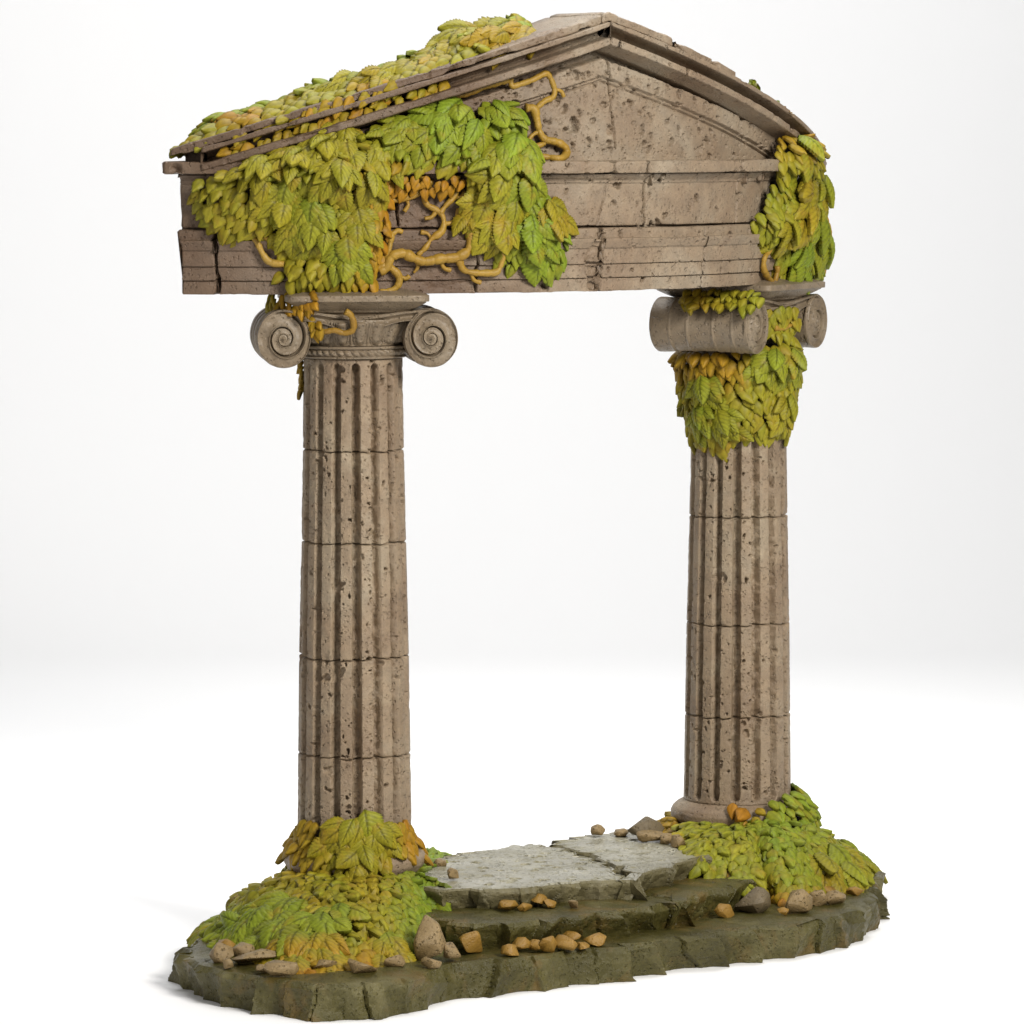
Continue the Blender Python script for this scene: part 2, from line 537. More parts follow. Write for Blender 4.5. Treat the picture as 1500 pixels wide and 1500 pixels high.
def roof_slab(pa, pb, lift, th, rf, seed, rb=6.22):
    fr = [(7.0, .334 + lift), (rf - .015, .334 + lift), (rf, .345 + lift), (rf - .005, .334 + lift + th * .85), (rf - .04, .334 + lift + th), (7.0, .334 + lift + th)]
    bk = [(7.0, .334 + lift + th), (rb, .334 + lift + th), (rb, .334 + lift), (7.0, .334 + lift)]

    def f(A, S, Z, P):
        d = rough(A, Z, seed, .012, 3) + .10 * np.clip(fbm(A * 2.6, S * 2.6, 1, seed + 3, 4) - .3, 0, 1)
        return d
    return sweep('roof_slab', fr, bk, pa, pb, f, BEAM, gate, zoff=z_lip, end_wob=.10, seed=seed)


roof_slab(-11.8, 33.0, .0, .12, RL - .07, 71, 6.5)
roof_slab(33.0, 35.2, .0, .125, RL - .05, 72, 6.62)
roof_slab(35.2, 42.4, -.004, .125, RL - .04, 73, 6.5)
roof_slab(43.1, 53.2, -.006, .115, RL - .08, 74)
roof_slab(54.6, 78.0, -.002, .03, RL - .16, 75)

# ------------------------------------------------------------------ columns
ZJ = [8.45, 7.17, 5.876, 4.272, 2.895, 1.60]
RZ = ([1.6, 2.8946, 4.2723, 5.8756, 7.17, 8.45], [.808, .790, .7706, .735, .7085, .69])


def column(psi, flute0, seed, psi_cap):
    """a fluted column: drums, moulded base and scrolled capital"""
    cx, cy = pol(RING, psi, 0)[:2]
    ax = empty('column', (cx, cy, 0), gate)
    nth = 560
    th = np.linspace(0, 2 * PI, nth, endpoint=False)

    def wob(k):
        if k in (0, 5): return 0 * th
        return .022 * vnoise(np.cos(th) * 2.2, np.sin(th) * 2.2, k * 3.7 + seed, seed) + .009 * vnoise(np.cos(th) * 9, np.sin(th) * 9, k, seed)
    for k in range(5):
        zt, zb = ZJ[k] + wob(k), ZJ[k + 1] + wob(k + 1)
        m = int((ZJ[k] - ZJ[k + 1]) / .0115)
        t = np.linspace(0, 1, m)
        TH, T = np.meshgrid(th, t, indexing='ij')
        Z = (zb + .007)[:, None] * (1 - T) + (zt - .007)[:, None] * T
        R = np.interp(Z, *RZ)
        ph = ((TH - flute0) / (2 * PI / 16) + .5) % 1 - .5                       # 0 in the middle of a flute
        wv = .007 * vnoise(TH * 16 / (2 * PI) * .5, Z * 5, 0, seed + k) + .007 * vnoise(TH * 3, Z * 18, 4, seed + k)
        half = .215
        endf = np.ones_like(Z)
        if k == 0: endf = np.sqrt(np.clip(1 - ((np.clip(Z - (8.45 - .06 - .075), 0, 9)) / .075) ** 2, 0, 1))
        if k == 4: endf = np.sqrt(np.clip(1 - ((np.clip(1.60 + .05 + .075 - Z, 0, 9)) / .075) ** 2, 0, 1))
        q = (half * endf + wv + .015 - np.abs(ph)) / .03
        fl = np.clip(q, 0, 1); fl = fl * fl * (3 - 2 * fl)
        bowl = np.sqrt(np.clip(1 - (ph / (half + .05)) ** 2, 0, 1))
        D = fl * (.13 + .04 * bowl)
        D += fl * .024 * fbm(TH * 9, Z * 9, 1, seed + k, 3)
        D += .010 * fbm(np.cos(TH) * 2.5, np.sin(TH) * 2.5, Z * 2.5, seed + 3, 4) + .005 * fbm(TH * 9, Z * 11, 2, seed, 3)
        # worn rims of every drum
        dz = np.minimum((Z - zb[:, None]) * (9 if k == 4 else 1), (zt[:, None] - Z) * (9 if k == 0 else 1))
        rim = np.clip(1 - dz / (.032 + .02 * vnoise(TH * 5, Z, 3, seed + k)), 0, 1)
        D += rim ** 2 * .04
        D += .09 * np.clip(fbm(TH * 2.6, Z * 3, 6, seed + 9, 3) - .6, 0, 1) * np.clip(1 - dz / .12, 0, 1)
        pp = pits(th * .75, Z[0], 200, .013, .038, .95, seed * 31 + k)
        pp = np.maximum(pp, pits(th * .75, Z[0], 4, .045, .07, .6, seed * 57 + k))
        D = np.maximum(D, pp * .9 + D * .35 * (pp > 0))
        R = R - D
        V = np.stack([R * np.sin(TH), -R * np.cos(TH), Z], -1)
        # caps
        inner_b = V[:, 0] * np.array([.8, .8, 1]); inner_t = V[:, -1] * np.array([.8, .8, 1])
        inner_b[:, 2] = ZJ[k + 1] + .004 + wob(k + 1); inner_t[:, 2] = ZJ[k] - .004 + wob(k)
        W = np.concatenate([inner_b[:, None], V, inner_t[:, None]], 1)
        m2 = m + 2
        Fc = (grid_faces(nth, m2, wrap_n=True), [[i * m2 for i in range(nth)][::-1], [i * m2 + m2 - 1 for i in range(nth)]])
        make_mesh('drum', W.reshape(-1, 3), Fc, STONE, ax)
    lathe('base_moulding', [(.60, 1.605), (.80, 1.603), (.835, 1.58), (.90, 1.545), (.96, 1.49), (.992, 1.42), (.985, 1.34), (.93, 1.25), (.86, 1.19), (.84, 1.13), (.6, 1.13)],
          STONE, ax, seed, .012)
    capital(ax, psi_cap, seed)
    return ax, cx, cy


def lathe(name, prof, mat, parent, seed, amp=.006, ds=.02, nth=220, fn=None):
    pr = resample(prof, ds)
    th = np.linspace(0, 2 * PI, nth, endpoint=False)
    R = pr[None, :, 0] + 0 * th[:, None]; Z = pr[None, :, 1] + 0 * R
    TH = th[:, None] + 0 * R
    D = amp * fbm(np.cos(TH) * 3, np.sin(TH) * 3, Z * 3, seed, 4)
    D += amp * 6 * np.clip(fbm(np.cos(TH) * 2, np.sin(TH) * 2, Z * 4, seed + 4, 3) - .55, 0, 1)
    if fn is not None: D = D - fn(TH, R, Z)
    R = R - D
    V = np.stack([R * np.sin(TH), -R * np.cos(TH), Z], -1).reshape(-1, 3)
    m = len(pr)
    Fc = [[f[3], f[2], f[1], f[0]] for f in grid_faces(nth, m, wrap_n=True).tolist()]
    Fc.append([i * m for i in range(nth)]); Fc.append([i * m + m - 1 for i in range(nth)][::-1])
    return make_mesh(name, V, Fc, mat, parent)


VC, VRX, VRZ, VD = 1.02, .372, .405, .80        # scroll centre, half sizes, half depth of the capital
VZ = 8.745


def cap_frame(psi):
    a = math.radians(psi)
    return np.array([math.cos(a), math.sin(a), 0]), np.array([math.sin(a), -math.cos(a), 0]), np.array([0, 0, 1.])


def scroll(ax, psi, side, seed):
    """one scroll: ribbed bolster with a carved spiral on both faces"""
    tx, nx, up = cap_frame(psi)
    n = 160
    ph = np.linspace(0, 2 * PI, n, endpoint=False)
    # bolster
    y = np.linspace(-VD, VD, 130)
    PH, Y = np.meshgrid(ph, y, indexing='ij')
    q = (Y + VD) / (2 * VD)
    rr = 1 - .06 * np.sin(PI * q) ** 1.5
    for c in (.2, .38, .64, .84):
        rr += .035 * np.exp(-((q - c) / .012) ** 2) 
    rr -= .03 * np.clip(1 - np.minimum(q, 1 - q) / .015, 0, 1) ** 2
    rr += -.012 * fbm(np.cos(PH) * 2, np.sin(PH) * 2, Y * 3, seed, 4) - .015 * np.clip(fbm(np.cos(PH) * 3, np.sin(PH) * 3, Y * 5, seed + 7, 3) - .45, 0, 1)
    X = side * (VC + 0) + VRX * rr * np.sin(PH) * -side; Zz = VZ + VRZ * rr * np.cos(PH)
    Vb = tx * X[..., None] + nx * Y[..., None] + up * Zz[..., None]
    my = len(y)
    V = [Vb.reshape(-1, 3)]
    fb = grid_faces(n, my, wrap_n=True)
    Fc = fb.tolist()
    off = n * my
    # spiral faces; PH runs from the top outwards
    rad = np.linspace(1, 0.0, 130)[:-1]
    FAC = .43
    for sgn in (1, -1):
        PH2, RD = np.meshgrid(ph, rad, indexing='ij')
        u = np.log(RD) / math.log(FAC) - PH2 / (2 * PI)
        u = u - np.floor(u)
        dd = np.minimum(u, 1 - u)
        ridge = np.exp(-(dd / .06) ** 2)
        ch = np.sin(PI * u) ** .8
        h = (-.045 * ch * np.clip(RD * 1.6, .12, 1) + .016 * ridge * np.clip(RD * 2, .3, 1) - .08 * np.exp(-((u - .13) / .06) ** 2) * np.clip(RD * 2.2, .25, 1) * np.clip((.93 - RD) / .05, 0, 1))
        h += .03 * np.clip(1 - RD / .07, 0, 1) ** .5
        h -= .03 * np.clip((RD - .965) / .035, 0, 1)
        h -= .006 * fbm(RD * np.sin(PH2) * 5, RD * np.cos(PH2) * 5, 1, seed, 3)
        X = side * VC - side * VRX * RD * np.sin(PH2); Zz = VZ + VRZ * RD * np.cos(PH2)
        Yv = sgn * (VD + h)
        Vs = tx * X[..., None] + nx * Yv[..., None] + up * Zz[..., None]
        k = len(rad)
        V.append(Vs.reshape(-1, 3))
        fs = grid_faces(n, k, wrap_n=True, off=off).tolist()
        fs.append([off + i * k + k - 1 for i in range(n)])
        col = my - 1 if sgn > 0 else 0
        for i in range(n):
            i2 = (i + 1) % n
            fs.append([i * my + col, i2 * my + col, off + i2 * k, off + i * k])
        Fc += fs
        off += n * k
    o = make_mesh('scroll', np.concatenate(V), Fc, CAPSTONE, ax)
    bm = bmesh.new(); bm.from_mesh(o.data); bmesh.ops.recalc_face_normals(bm, faces=bm.faces); bm.to_mesh(o.data); bm.free()
    return o


def capital(ax, psi, seed):
    tx, nx, up = cap_frame(psi)
    for s in (-1, 1): scroll(ax, psi, s, seed + 20 + s)

    # necking: fillets with a rope of beads
    def rope(TH, R, Z):
        b = np.clip(1 - np.abs(Z - 8.535) / .045, 0, 1)
        return .045 * np.sqrt(b) * (.15 + .85 * np.abs(np.sin(TH * 22 + (Z - 8.535) * 20)))
    lathe('necking', [(.5, 8.452), (.725, 8.452), (.745, 8.46), (.745, 8.478), (.715, 8.487), (.715, 8.585), (.75, 8.592), (.755, 8.62), (.73, 8.63), (.5, 8.63)],
          CAPSTONE, ax, seed, .003, .008, 480, rope)

    # echinus with eggs and darts
    def eggs(TH, R, Z):
        t = np.clip((Z - 8.64) / .34, 0, 1)
        p = ((TH * 20 / (2 * PI)) % 1 - .5) * 2
        wdt = .62 * np.sqrt(np.clip(1 - ((t - .62) / .62) ** 2, 0, 1)) + .02
        egg = np.sqrt(np.clip(1 - (p / wdt) ** 2, 0, 1))
        rim = np.exp(-((np.abs(p) - wdt - .12) / .07) ** 2)
        dart = np.exp(-((np.abs(p) - 1) / .09) ** 2)
        return (.07 * egg + .04 * rim + .04 * dart) * np.clip(t * 6, 0, 1) * np.clip((1 - t) * 8, 0, 1)
    lathe('echinus', [(.5, 8.635), (.70, 8.635), (.70, 8.66), (.73, 8.75), (.80, 8.88), (.86, 8.96), (.86, 9.0), (.5, 9.0)], CAPSTONE, ax, seed, .003, .01, 480, eggs)

    # channel band that joins the scrolls, sagging in the middle, on both faces
    nx_ = 90; prof = []
    xs = np.linspace(-VC + .02, VC - .02, nx_)
    cosb = np.cos(xs / VC * PI / 2) ** 2
    top = VZ + VRZ - .012 - .085 * cosb ** .8
    bot = VZ + VRZ * .60 - .155 * cosb
    m = 26
    t = np.linspace(0, 1, m)
    dep = .02 * (np.exp(-((t - .05) / .06) ** 2) + np.exp(-((t - .93) / .06) ** 2) + .6 * np.exp(-((t - .80) / .04) ** 2)) - .06 * np.sin(PI * np.clip((t - .1) / .66, 0, 1))
    V = []
    for sgn in (1, -1):
        Zt = bot[:, None] * (1 - t) + top[:, None] * t
        Y = sgn * (VD - .01 + dep[None, :] - .03 * (cosb ** 2)[:, None]) + 0 * Zt
        xe = VC - VRX * np.sqrt(np.clip(1 - ((Zt - VZ) / VRZ) ** 2, 0, 1)) + .035
        X = xs[:, None] / xs[-1] * np.minimum(xe, VC)
        V.append(tx * X[..., None] + nx * Y[..., None] + up * Zt[..., None])
    fr, bk = V
    allv = np.concatenate([fr, bk[:, ::-1]], 1)
    Fc = grid_faces(nx_, 2 * m, wrap_m=True).tolist()
    Fc += [list(range(2 * m)), [(nx_ - 1) * 2 * m + q for q in range(2 * m)][::-1]]
    o = make_mesh('channel', allv.reshape(-1, 3), Fc, CAPSTONE, ax)
    bm = bmesh.new(); bm.from_mesh(o.data); bmesh.ops.recalc_face_normals(bm, faces=bm.faces); bm.to_mesh(o.data); bm.free()

    # abacus: moulded square plate whose top weathers back to the beam
    pr = resample([(.5, 9.03), (.66, 9.03), (.68, 9.09), (.74, 9.10), (.76, 9.13), (.84, 9.17), (.95, 9.235), (.96, 9.25), (1.0, 9.256), (1.0, 9.335), (.985, 9.345), (.70, 9.425), (.5, 9.425)], .015)
    n = 240
    th = np.linspace(0, 2 * PI, n, endpoint=False)
    c, s = np.cos(th), np.sin(th)
    sq = 1 / (np.abs(c) ** 14 + np.abs(s) ** 14) ** (1 / 14)
    R = pr[None, :, 0] * sq[:, None]
    TH = th[:, None] + 0 * R; Z = pr[None, :, 1] + 0 * R
    R = R - .006 * fbm(R * np.cos(TH) * 4, R * np.sin(TH) * 4, Z * 5, seed, 3) - .05 * np.clip(fbm(R * np.cos(TH) * 3, R * np.sin(TH) * 3, Z * 3, seed + 2, 3) - .4, 0, 1)
    V = tx * (R * np.cos(TH))[..., None] + nx * (R * np.sin(TH))[..., None] + up * Z[..., None]
    m = len(pr)
    Fc = grid_faces(n, m, wrap_n=True).tolist()
    Fc += [[i * m for i in range(n)][::-1], [i * m + m - 1 for i in range(n)]]
    o = make_mesh('abacus', V.reshape(-1, 3), Fc, CAPSTONE, ax)
    bm = bmesh.new(); bm.from_mesh(o.data); bmesh.ops.recalc_face_normals(bm, faces=bm.faces); bm.to_mesh(o.data); bm.free()


AXL, CLX, CLY = column(PSI_L, math.radians(5), 3, 6.9)
AXR, CRX, CRY = column(PSI_R, math.radians(-5), 8, 61.0)

# ------------------------------------------------------------------ stepped base
ZB, Z1, Z2 = .49, .87, 1.17


def slab(name, outline, z0, z1, mat, parent, seed, spine=None, cell=.5, chip=.10, undercut=0.0, scoop=.6, top_amp=.02, npit=300, pitr=(.02, .09), cracks=(), ds=.03, chamfer=.12, nr=70, smooth_it=0, top_mat=None):
    """broken rock slab: outline in plan (closed), hewn sides, pocked top"""
    P = np.array([p[:2] for p in outline])
    P = np.concatenate([P, P[:1]])
    P = resample([tuple(p) for p in P], ds)[:-1]
    for _ in range(smooth_it):
        P = (np.roll(P, 1, 0) + P * 2 + np.roll(P, -1, 0)) / 4
    n = len(P)
    s = np.concatenate([[0], np.cumsum(np.linalg.norm(np.diff(P, axis=0), axis=1))])
    tot = s[-1] + ds
    tg = np.roll(P, -2, 0) - np.roll(P, 2, 0); tg /= np.linalg.norm(tg, axis=1, keepdims=True) + 1e-9
    area = .5 * np.sum(P[:, 0] * np.roll(P[:, 1], -1) - np.roll(P[:, 0], -1) * P[:, 1])
    inn = np.stack([-tg[:, 1], tg[:, 0]], -1) * (1 if area > 0 else -1)
    g = np.random.default_rng(seed)
    # hewn facets along the wall
    nc = max(4, int(tot / cell))
    cen = (np.arange(nc) + g.uniform(-.38, .38, nc)) * tot / nc
    sl = g.uniform(-.8, .8, nc); aa = g.uniform(-.09, .09, nc); bb = g.uniform(-.05, .16, nc); cc = g.uniform(0, 1, nc); ch = g.uniform(.3, 1.0, nc)
    hgt = z1 - z0
    mt = 34
    t = np.linspace(0, 1, mt)                     # 0 top, 1 bottom
    S, T = np.meshgrid(s, t, indexing='ij')
    best = np.full(S.shape, 9e9); idx = np.zeros(S.shape, int); sec = np.full(S.shape, 9e9); idx2 = np.zeros(S.shape, int)
    wob = .05 * fbm(S * 2.5, T * hgt * 4, 3, seed, 3)

    def local(i):
        q = S + wob - cen[i] - sl[i] * (T - .5) * hgt
        return (q + tot / 2) % tot - tot / 2
    for i in range(nc):
        a = np.abs(local(i))
        upd = a < best; up2 = (~upd) & (a < sec)
        sec = np.where(upd, best, np.where(up2, a, sec)); idx2 = np.where(upd, idx, np.where(up2, i, idx2))
        best = np.where(upd, a, best); idx = np.where(upd, i, idx)

    def inset(ix):
        dd = local(ix)
        return chip * (cc[ix] * .9) + aa[ix] * dd / cell * 2.4 + bb[ix] * T * chip * 4 + chip * scoop * (1 - np.clip(np.abs(dd) / cell * 1.7, 0, 1) ** 2) * np.clip(.25 + T, 0, 1)
    wgt = .5 + .5 * np.clip((sec - best) / .05, 0, 1)
    ins = inset(idx) * wgt + inset(idx2) * (1 - wgt)
    ins += chip * .5 * np.clip(1 - (sec - best) / .06, 0, 1) ** 2 * (.3 + .7 * (cc[idx] > .5))
    tau = chamfer * ch[idx] * (1.0 + .5 * vnoise(S * 3, 0, 0, seed))
    cf = np.clip((tau - T * hgt) / tau, 0, 1)
    ins += cf * chamfer * .8
    ins += undercut * np.clip(T * 1.15 - .25, 0, 1)
    ins += .030 * fbm(S * 3, T * hgt * 3, 1, seed, 4) + .008 * fbm(S * 14, T * hgt * 14, 1, seed, 3)
    for cs, cw, cd in cracks:
        ddc = np.abs(S - cs + .05 * vnoise(T * 3, 0, 0, seed)); ins += cd * np.clip(1.3 - ddc / cw, 0, 1)
    ins = np.maximum(ins, -.12)
    X = P[:, None, 0] + inn[:, None, 0] * ins; Y = P[:, None, 1] + inn[:, None, 1] * ins
    Z = z1 - T * hgt
    Z[:, 0] -= .012
    wall = np.stack([X, Y, Z], -1)
    # top
    if spine is None:
        C = P.mean(0)[None, :] + 0 * P
    else:
        sp = np.array(spine)
        C = np.zeros_like(P)
        for i, p in enumerate(P):
            C[i] = sp[np.argmin(np.sum((sp - p) ** 2, 1))]
    k = np.linspace(0, 1, nr + 1)[1:] ** 1.0
    if spine is None: k = k[:-1]
    rim = wall[:, 0, :2]
    TX = rim[:, None, 0] * (1 - k) + C[:, None, 0] * k
    TY = rim[:, None, 1] * (1 - k) + C[:, None, 1] * k
    dist = np.hypot(TX - rim[:, None, 0], TY - rim[:, None, 1])
    TZ = z1 + top_amp * (fbm(TX * 1.3, TY * 1.3, 0, seed, 5) - .3) + .25 * top_amp * fbm(TX * 9, TY * 9, 0, seed, 3)
    x0, x1, y0, y1 = P[:, 0].min(), P[:, 0].max(), P[:, 1].min(), P[:, 1].max()
    for _ in range(npit):
        u, v = g.uniform(x0, x1), g.uniform(y0, y1)
        r = pitr[0] * (pitr[1] / pitr[0]) ** (g.random() ** 2.5)
        q = ((TX - u) ** 2 + (TY - v) ** 2) / (r * r)
        w = q < 1
        if w.any(): TZ[w] -= (1 - q[w] ** 1.5) * r * .5
    TZ -= .02 * np.exp(-dist / .05)
    top = np.stack([TX, TY, TZ], -1)
    # assemble: wall (bottom..top) then top rings
    W = np.concatenate([wall[:, ::-1], top], 1)
    m = W.shape[1]
    Fc = grid_faces(n, m, wrap_n=True).tolist()
    if spine is None: Fc.append([i * m + m - 1 for i in range(n)])
    Fc.append([i * m for i in range(n)][::-1])
    if area < 0: Fc = [f[::-1] for f in Fc]
    o = make_mesh(name, W.reshape(-1, 3), Fc, mat, parent, sharp=28)
    if top_mat is not None:
        o.data.materials.append(top_mat)
        mi = np.zeros(len(o.data.polygons), np.int32)
        col = np.tile(np.arange(m - 1), n)
        mi[:n * (m - 1)] = (col >= mt - 2)
        mi[n * (m - 1)] = 1 if spine is None else 0
        o.data.polygons.foreach_set('material_index', mi)
    return o


pl = empty('stepped_base', (0, 0, 0), gate)

# lowest slab: banana shaped plan
out_pts = [(-10.6, 8.6), (-9.6, 9.6), (-6.8, 10.35), (-3.4, 10.9), (0, 11.4), (3.5, 11.75), (7, 11.65), (10, 11.1), (13, 10.6), (16, 10.4), (20, 10.25), (24, 10.15), (29, 10.0),
           (34, 9.9), (39, 9.95), (44, 10.2), (49, 10.3), (53, 10.15), (58, 9.95), (63, 9.6), (68, 9.35), (74, 9.1), (79, 8.7), (82.5, 8.0), (84, 7.2), (82.5, 6.2), (78, 5.4),
           (68, 4.9), (50, 4.5), (33, 4.4), (18, 4.6), (4, 5.0), (-5, 5.7), (-9, 6.6), (-10.8, 7.6)]
OUT = [tuple(pol(r, a, 0)[:2]) for a, r in out_pts]
SPINE = [tuple(pol(7.4, a, 0)[:2]) for a in np.linspace(-2, 76, 90)]
slab('base_slab', OUT, 0, ZB, SLATE, pl, 5, spine=SPINE, cell=.56, chip=.17, npit=300, pitr=(.02, .06), chamfer=.16, nr=46, smooth_it=30, top_amp=.03, ds=.018)


def px_out(pts, z):
    return [tuple(on_plane(x, y, z)[:2]) for x, y in pts]


def PR(a, r): return tuple(pol(r, a, 0)[:2])


mid_l = px_out([(600, 1342), (665, 1352), (730, 1353), (800, 1349), (867, 1339), (930, 1331), (1006, 1321)], Z1) + [PR(39, 5.2), PR(20, 5.2), PR(8, 5.6), PR(3, 7.5)]
mid_r = px_out([(996, 1320), (1040, 1308), (1080, 1297), (1112, 1287)], Z1) + [PR(60, 8.3), PR(70, 7.6), PR(70, 5.4), PR(38, 5.2)]
slab('step', mid_l, ZB - .12, Z1, SLATE, pl, 22, cell=.42, chip=.12, undercut=.14, npit=160, pitr=(.02, .05), chamfer=.10, nr=60, ds=.018)
slab('step', mid_r, ZB - .12, Z1, SLATE, pl, 27, cell=.40, chip=.12, undercut=.14, npit=120, pitr=(.02, .05), chamfer=.10, nr=60, ds=.018)
top_l = px_out([(668, 1302), (700, 1304), (745, 1302), (790, 1300), (830, 1295), (870, 1289), (920, 1289), (923, 1281), (910, 1271), (886, 1260), (860, 1249), (835, 1242), (801, 1235)], Z2) + \
    px_out([(776, 1233), (740, 1237), (700, 1243), (655, 1249), (630, 1256)], Z2) + [PR(10, 6.0), PR(5, 6.8), PR(8, 8.0)]
top_r = px_out([(921, 1289), (950, 1279), (985, 1270), (1015, 1260), (1040, 1250)], Z2) + [PR(64, 8.0), PR(72, 7.4), PR(72, 6.0)] + px_out([(990, 1208), (960, 1206), (925, 1213), (880, 1217), (850, 1222), (818, 1228), (797, 1236)], Z2) + \
    px_out([(830, 1242), (855, 1249), (881, 1260), (904, 1271), (919, 1281)], Z2)
slab('step', top_l, Z1 - .12, Z2, SIDE, pl, 31, top_mat=PALE, cell=.36, chip=.10, undercut=.16, npit=520, pitr=(.018, .10), chamfer=.08, nr=110, ds=.018)
slab('step', top_r, Z1 - .12, Z2, SIDE, pl, 36, top_mat=PALE, cell=.36, chip=.10, undercut=.16, npit=420, pitr=(.018, .09), chamfer=.08, nr=110, ds=.018)
# ------------------------------------------------------------------ ivy
def leaf_template(n, m, wid, teeth, depth, curl, thick, fine):
    """serrated leaf: y runs from stalk (0) to tip (1); returns verts, shade, faces"""
    t = np.linspace(0, 1, n); j = np.linspace(-1, 1, m)
    T, J = np.meshgrid(t, j, indexing='ij')
    w = wid * np.sin(PI * np.clip(T, 0, 1) ** .62) ** .85 * (1 - .12 * T) + .004
    aj = np.abs(J)
    if teeth:
        ph = (T * teeth) % 1
        saw = ph
        w = w * (1 + depth * (saw - .55) * np.clip(T * 6, 0, 1) * np.clip((1 - T) * 9, 0, 1))
    X = J * w
    Y = T + .10 * aj ** 1.5 * (T > .02) * np.clip((1 - T) * 3, 0, 1) * (1 if fine else .4) * wid * 2
    Z = -.42 * wid * aj ** 2 * (np.sin(PI * T) ** .5) - curl * T ** 2 + .10 * np.sin(PI * T)
    sh = np.ones_like(T)
    if fine:
        mid = np.exp(-(J / .085) ** 2)
        v = (T * 6.5 - aj * 1.35) % 1
        vd = np.minimum(v, 1 - v)
        side = np.exp(-(vd / .13) ** 2) * np.clip(aj * 8, 0, 1) * np.clip((1 - T) * 5, 0, 1) * (aj < .96)
        Z -= .035 * mid * np.clip((1 - T) * 4, 0, 1) + .014 * side
        Z += .010 * (1 - side) * np.sin(PI * T)
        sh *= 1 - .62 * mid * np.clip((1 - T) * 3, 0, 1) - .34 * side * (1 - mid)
    else:
        mid = np.exp(-(J / .25) ** 2)
        Z -= .03 * mid
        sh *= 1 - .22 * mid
    V = np.stack([X, Y, Z], -1).reshape(-1, 3); sh = sh.reshape(-1)
    Fc = grid_faces(n, m)[:, ::-1]
    # rim loop and skirt
    loop = [i * m for i in range(n)] + [(n - 1) * m + q for q in range(1, m)] + [i * m + m - 1 for i in range(n - 2, -1, -1)] + [q for q in range(m - 2, 0, -1)]
    loop = np.array(loop)
    sk = V[loop] * np.array([.86, 1, 1]) + np.array([0, -.02, -thick])
    k = len(loop); off = len(V)
    q = np.arange(k); q2 = (q + 1) % k
    Fs = np.stack([loop[q], loop[q2], off + q2, off + q], -1)
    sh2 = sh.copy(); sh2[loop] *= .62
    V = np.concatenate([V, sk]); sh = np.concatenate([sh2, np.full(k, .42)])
    return V, sh, np.concatenate([Fc, Fs])


BIG = [leaf_template(41, 13, .30, 10, .19, .16, .09, True), leaf_template(41, 13, .27, 11, .17, .24, .09, True), leaf_template(37, 13, .33, 9, .20, .10, .09, True), leaf_template(37, 13, .28, 8, .22, .30, .09, True), leaf_template(41, 13, .35, 11, .16, .20, .09, True)]
SMALL = [leaf_template(11, 7, .37, 0, 0, .10, .15, False), leaf_template(13, 7, .40, 4, .22, .05, .15, False), leaf_template(11, 7, .32, 0, 0, .18, .15, False), leaf_template(13, 7, .36, 3, .28, .12, .15, False)]

C_Y = np.array([.285, .228, .013]); C_G = np.array([.178, .25, .016]); C_O = np.array([.37, .165, .010]); C_D = np.array([.27, .25, .022])


def tint(g=0.0, o=0.0):
    """leaf colour between yellow, green and orange"""
    g = float(np.clip(g, 0, 1)); o = float(np.clip(o, 0, 1))
    c = C_Y * (1 - g) + C_G * g
    c = c * (1 - o) + C_O * o
    return c * rng.uniform(.86, 1.12)


class Leaves:
    def __init__(s): s.V = []; s.F = []; s.C = []; s.n = 0

    def add(s, tmpl, P, n, t, L, W, col, col_tip=None):
        V, sh, Fc = tmpl
        n = n / (np.linalg.norm(n) + 1e-9); t = t - n * np.dot(t, n); t /= np.linalg.norm(t) + 1e-9
        b = np.cross(t, n)
        # every leaf bends, twists and leans a little differently
        k1, k2, k3 = rng.normal(0, .10), rng.normal(0, .22), rng.normal(0, .10)
        X = V[:, :1] * (1 + .12 * rng.normal() * np.sign(V[:, :1])) + k3 * V[:, 1:2] ** 2
        Zl = V[:, 2:] - (.06 + k1) * V[:, 1:2] ** 2 + k2 * V[:, :1] * V[:, 1:2]
        s.V.append(P + X * W * b + V[:, 1:2] * L * t + Zl * L * n)
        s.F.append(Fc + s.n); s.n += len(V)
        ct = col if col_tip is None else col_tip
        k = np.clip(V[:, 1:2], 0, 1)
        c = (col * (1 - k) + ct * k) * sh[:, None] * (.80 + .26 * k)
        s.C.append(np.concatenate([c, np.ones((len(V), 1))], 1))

    def grid(s, P, col, wrap=False):
        a, b = P.shape[:2]
        s.V.append(P.reshape(-1, 3)); s.F.append(grid_faces(a, b, wrap_n=wrap) + s.n); s.n += a * b
        s.C.append(np.tile(np.array([*col, 1.0]), (a * b, 1)))

    def build(s, name, parent):
        if not s.V: return None
        return make_mesh(name, np.concatenate(s.V), np.concatenate(s.F), LEAF, parent, sharp=50, col=np.concatenate(s.C))


class Surf:
    """a surface the ivy grows on: f(u, v) -> points; v runs down the flow"""
    def __init__(s, f, eps=.02): s.f = f; s.e = eps

    def frame(s, u, v):
        e = s.e
        P = s.f(np.array([u]), np.array([v]))[0]
        du = (s.f(np.array([u + e]), np.array([v]))[0] - s.f(np.array([u - e]), np.array([v]))[0])
        dv = (s.f(np.array([u]), np.array([v + e]))[0] - s.f(np.array([u]), np.array([v - e]))[0])
        n = np.cross(dv, du); n /= np.linalg.norm(n) + 1e-12
        du /= np.linalg.norm(du) + 1e-12; dv /= np.linalg.norm(dv) + 1e-12
        return P, n, du, dv


def rot_tip(t, n, al):
    return t * math.cos(al) + n * math.sin(al), n * math.cos(al) - t * math.sin(al)


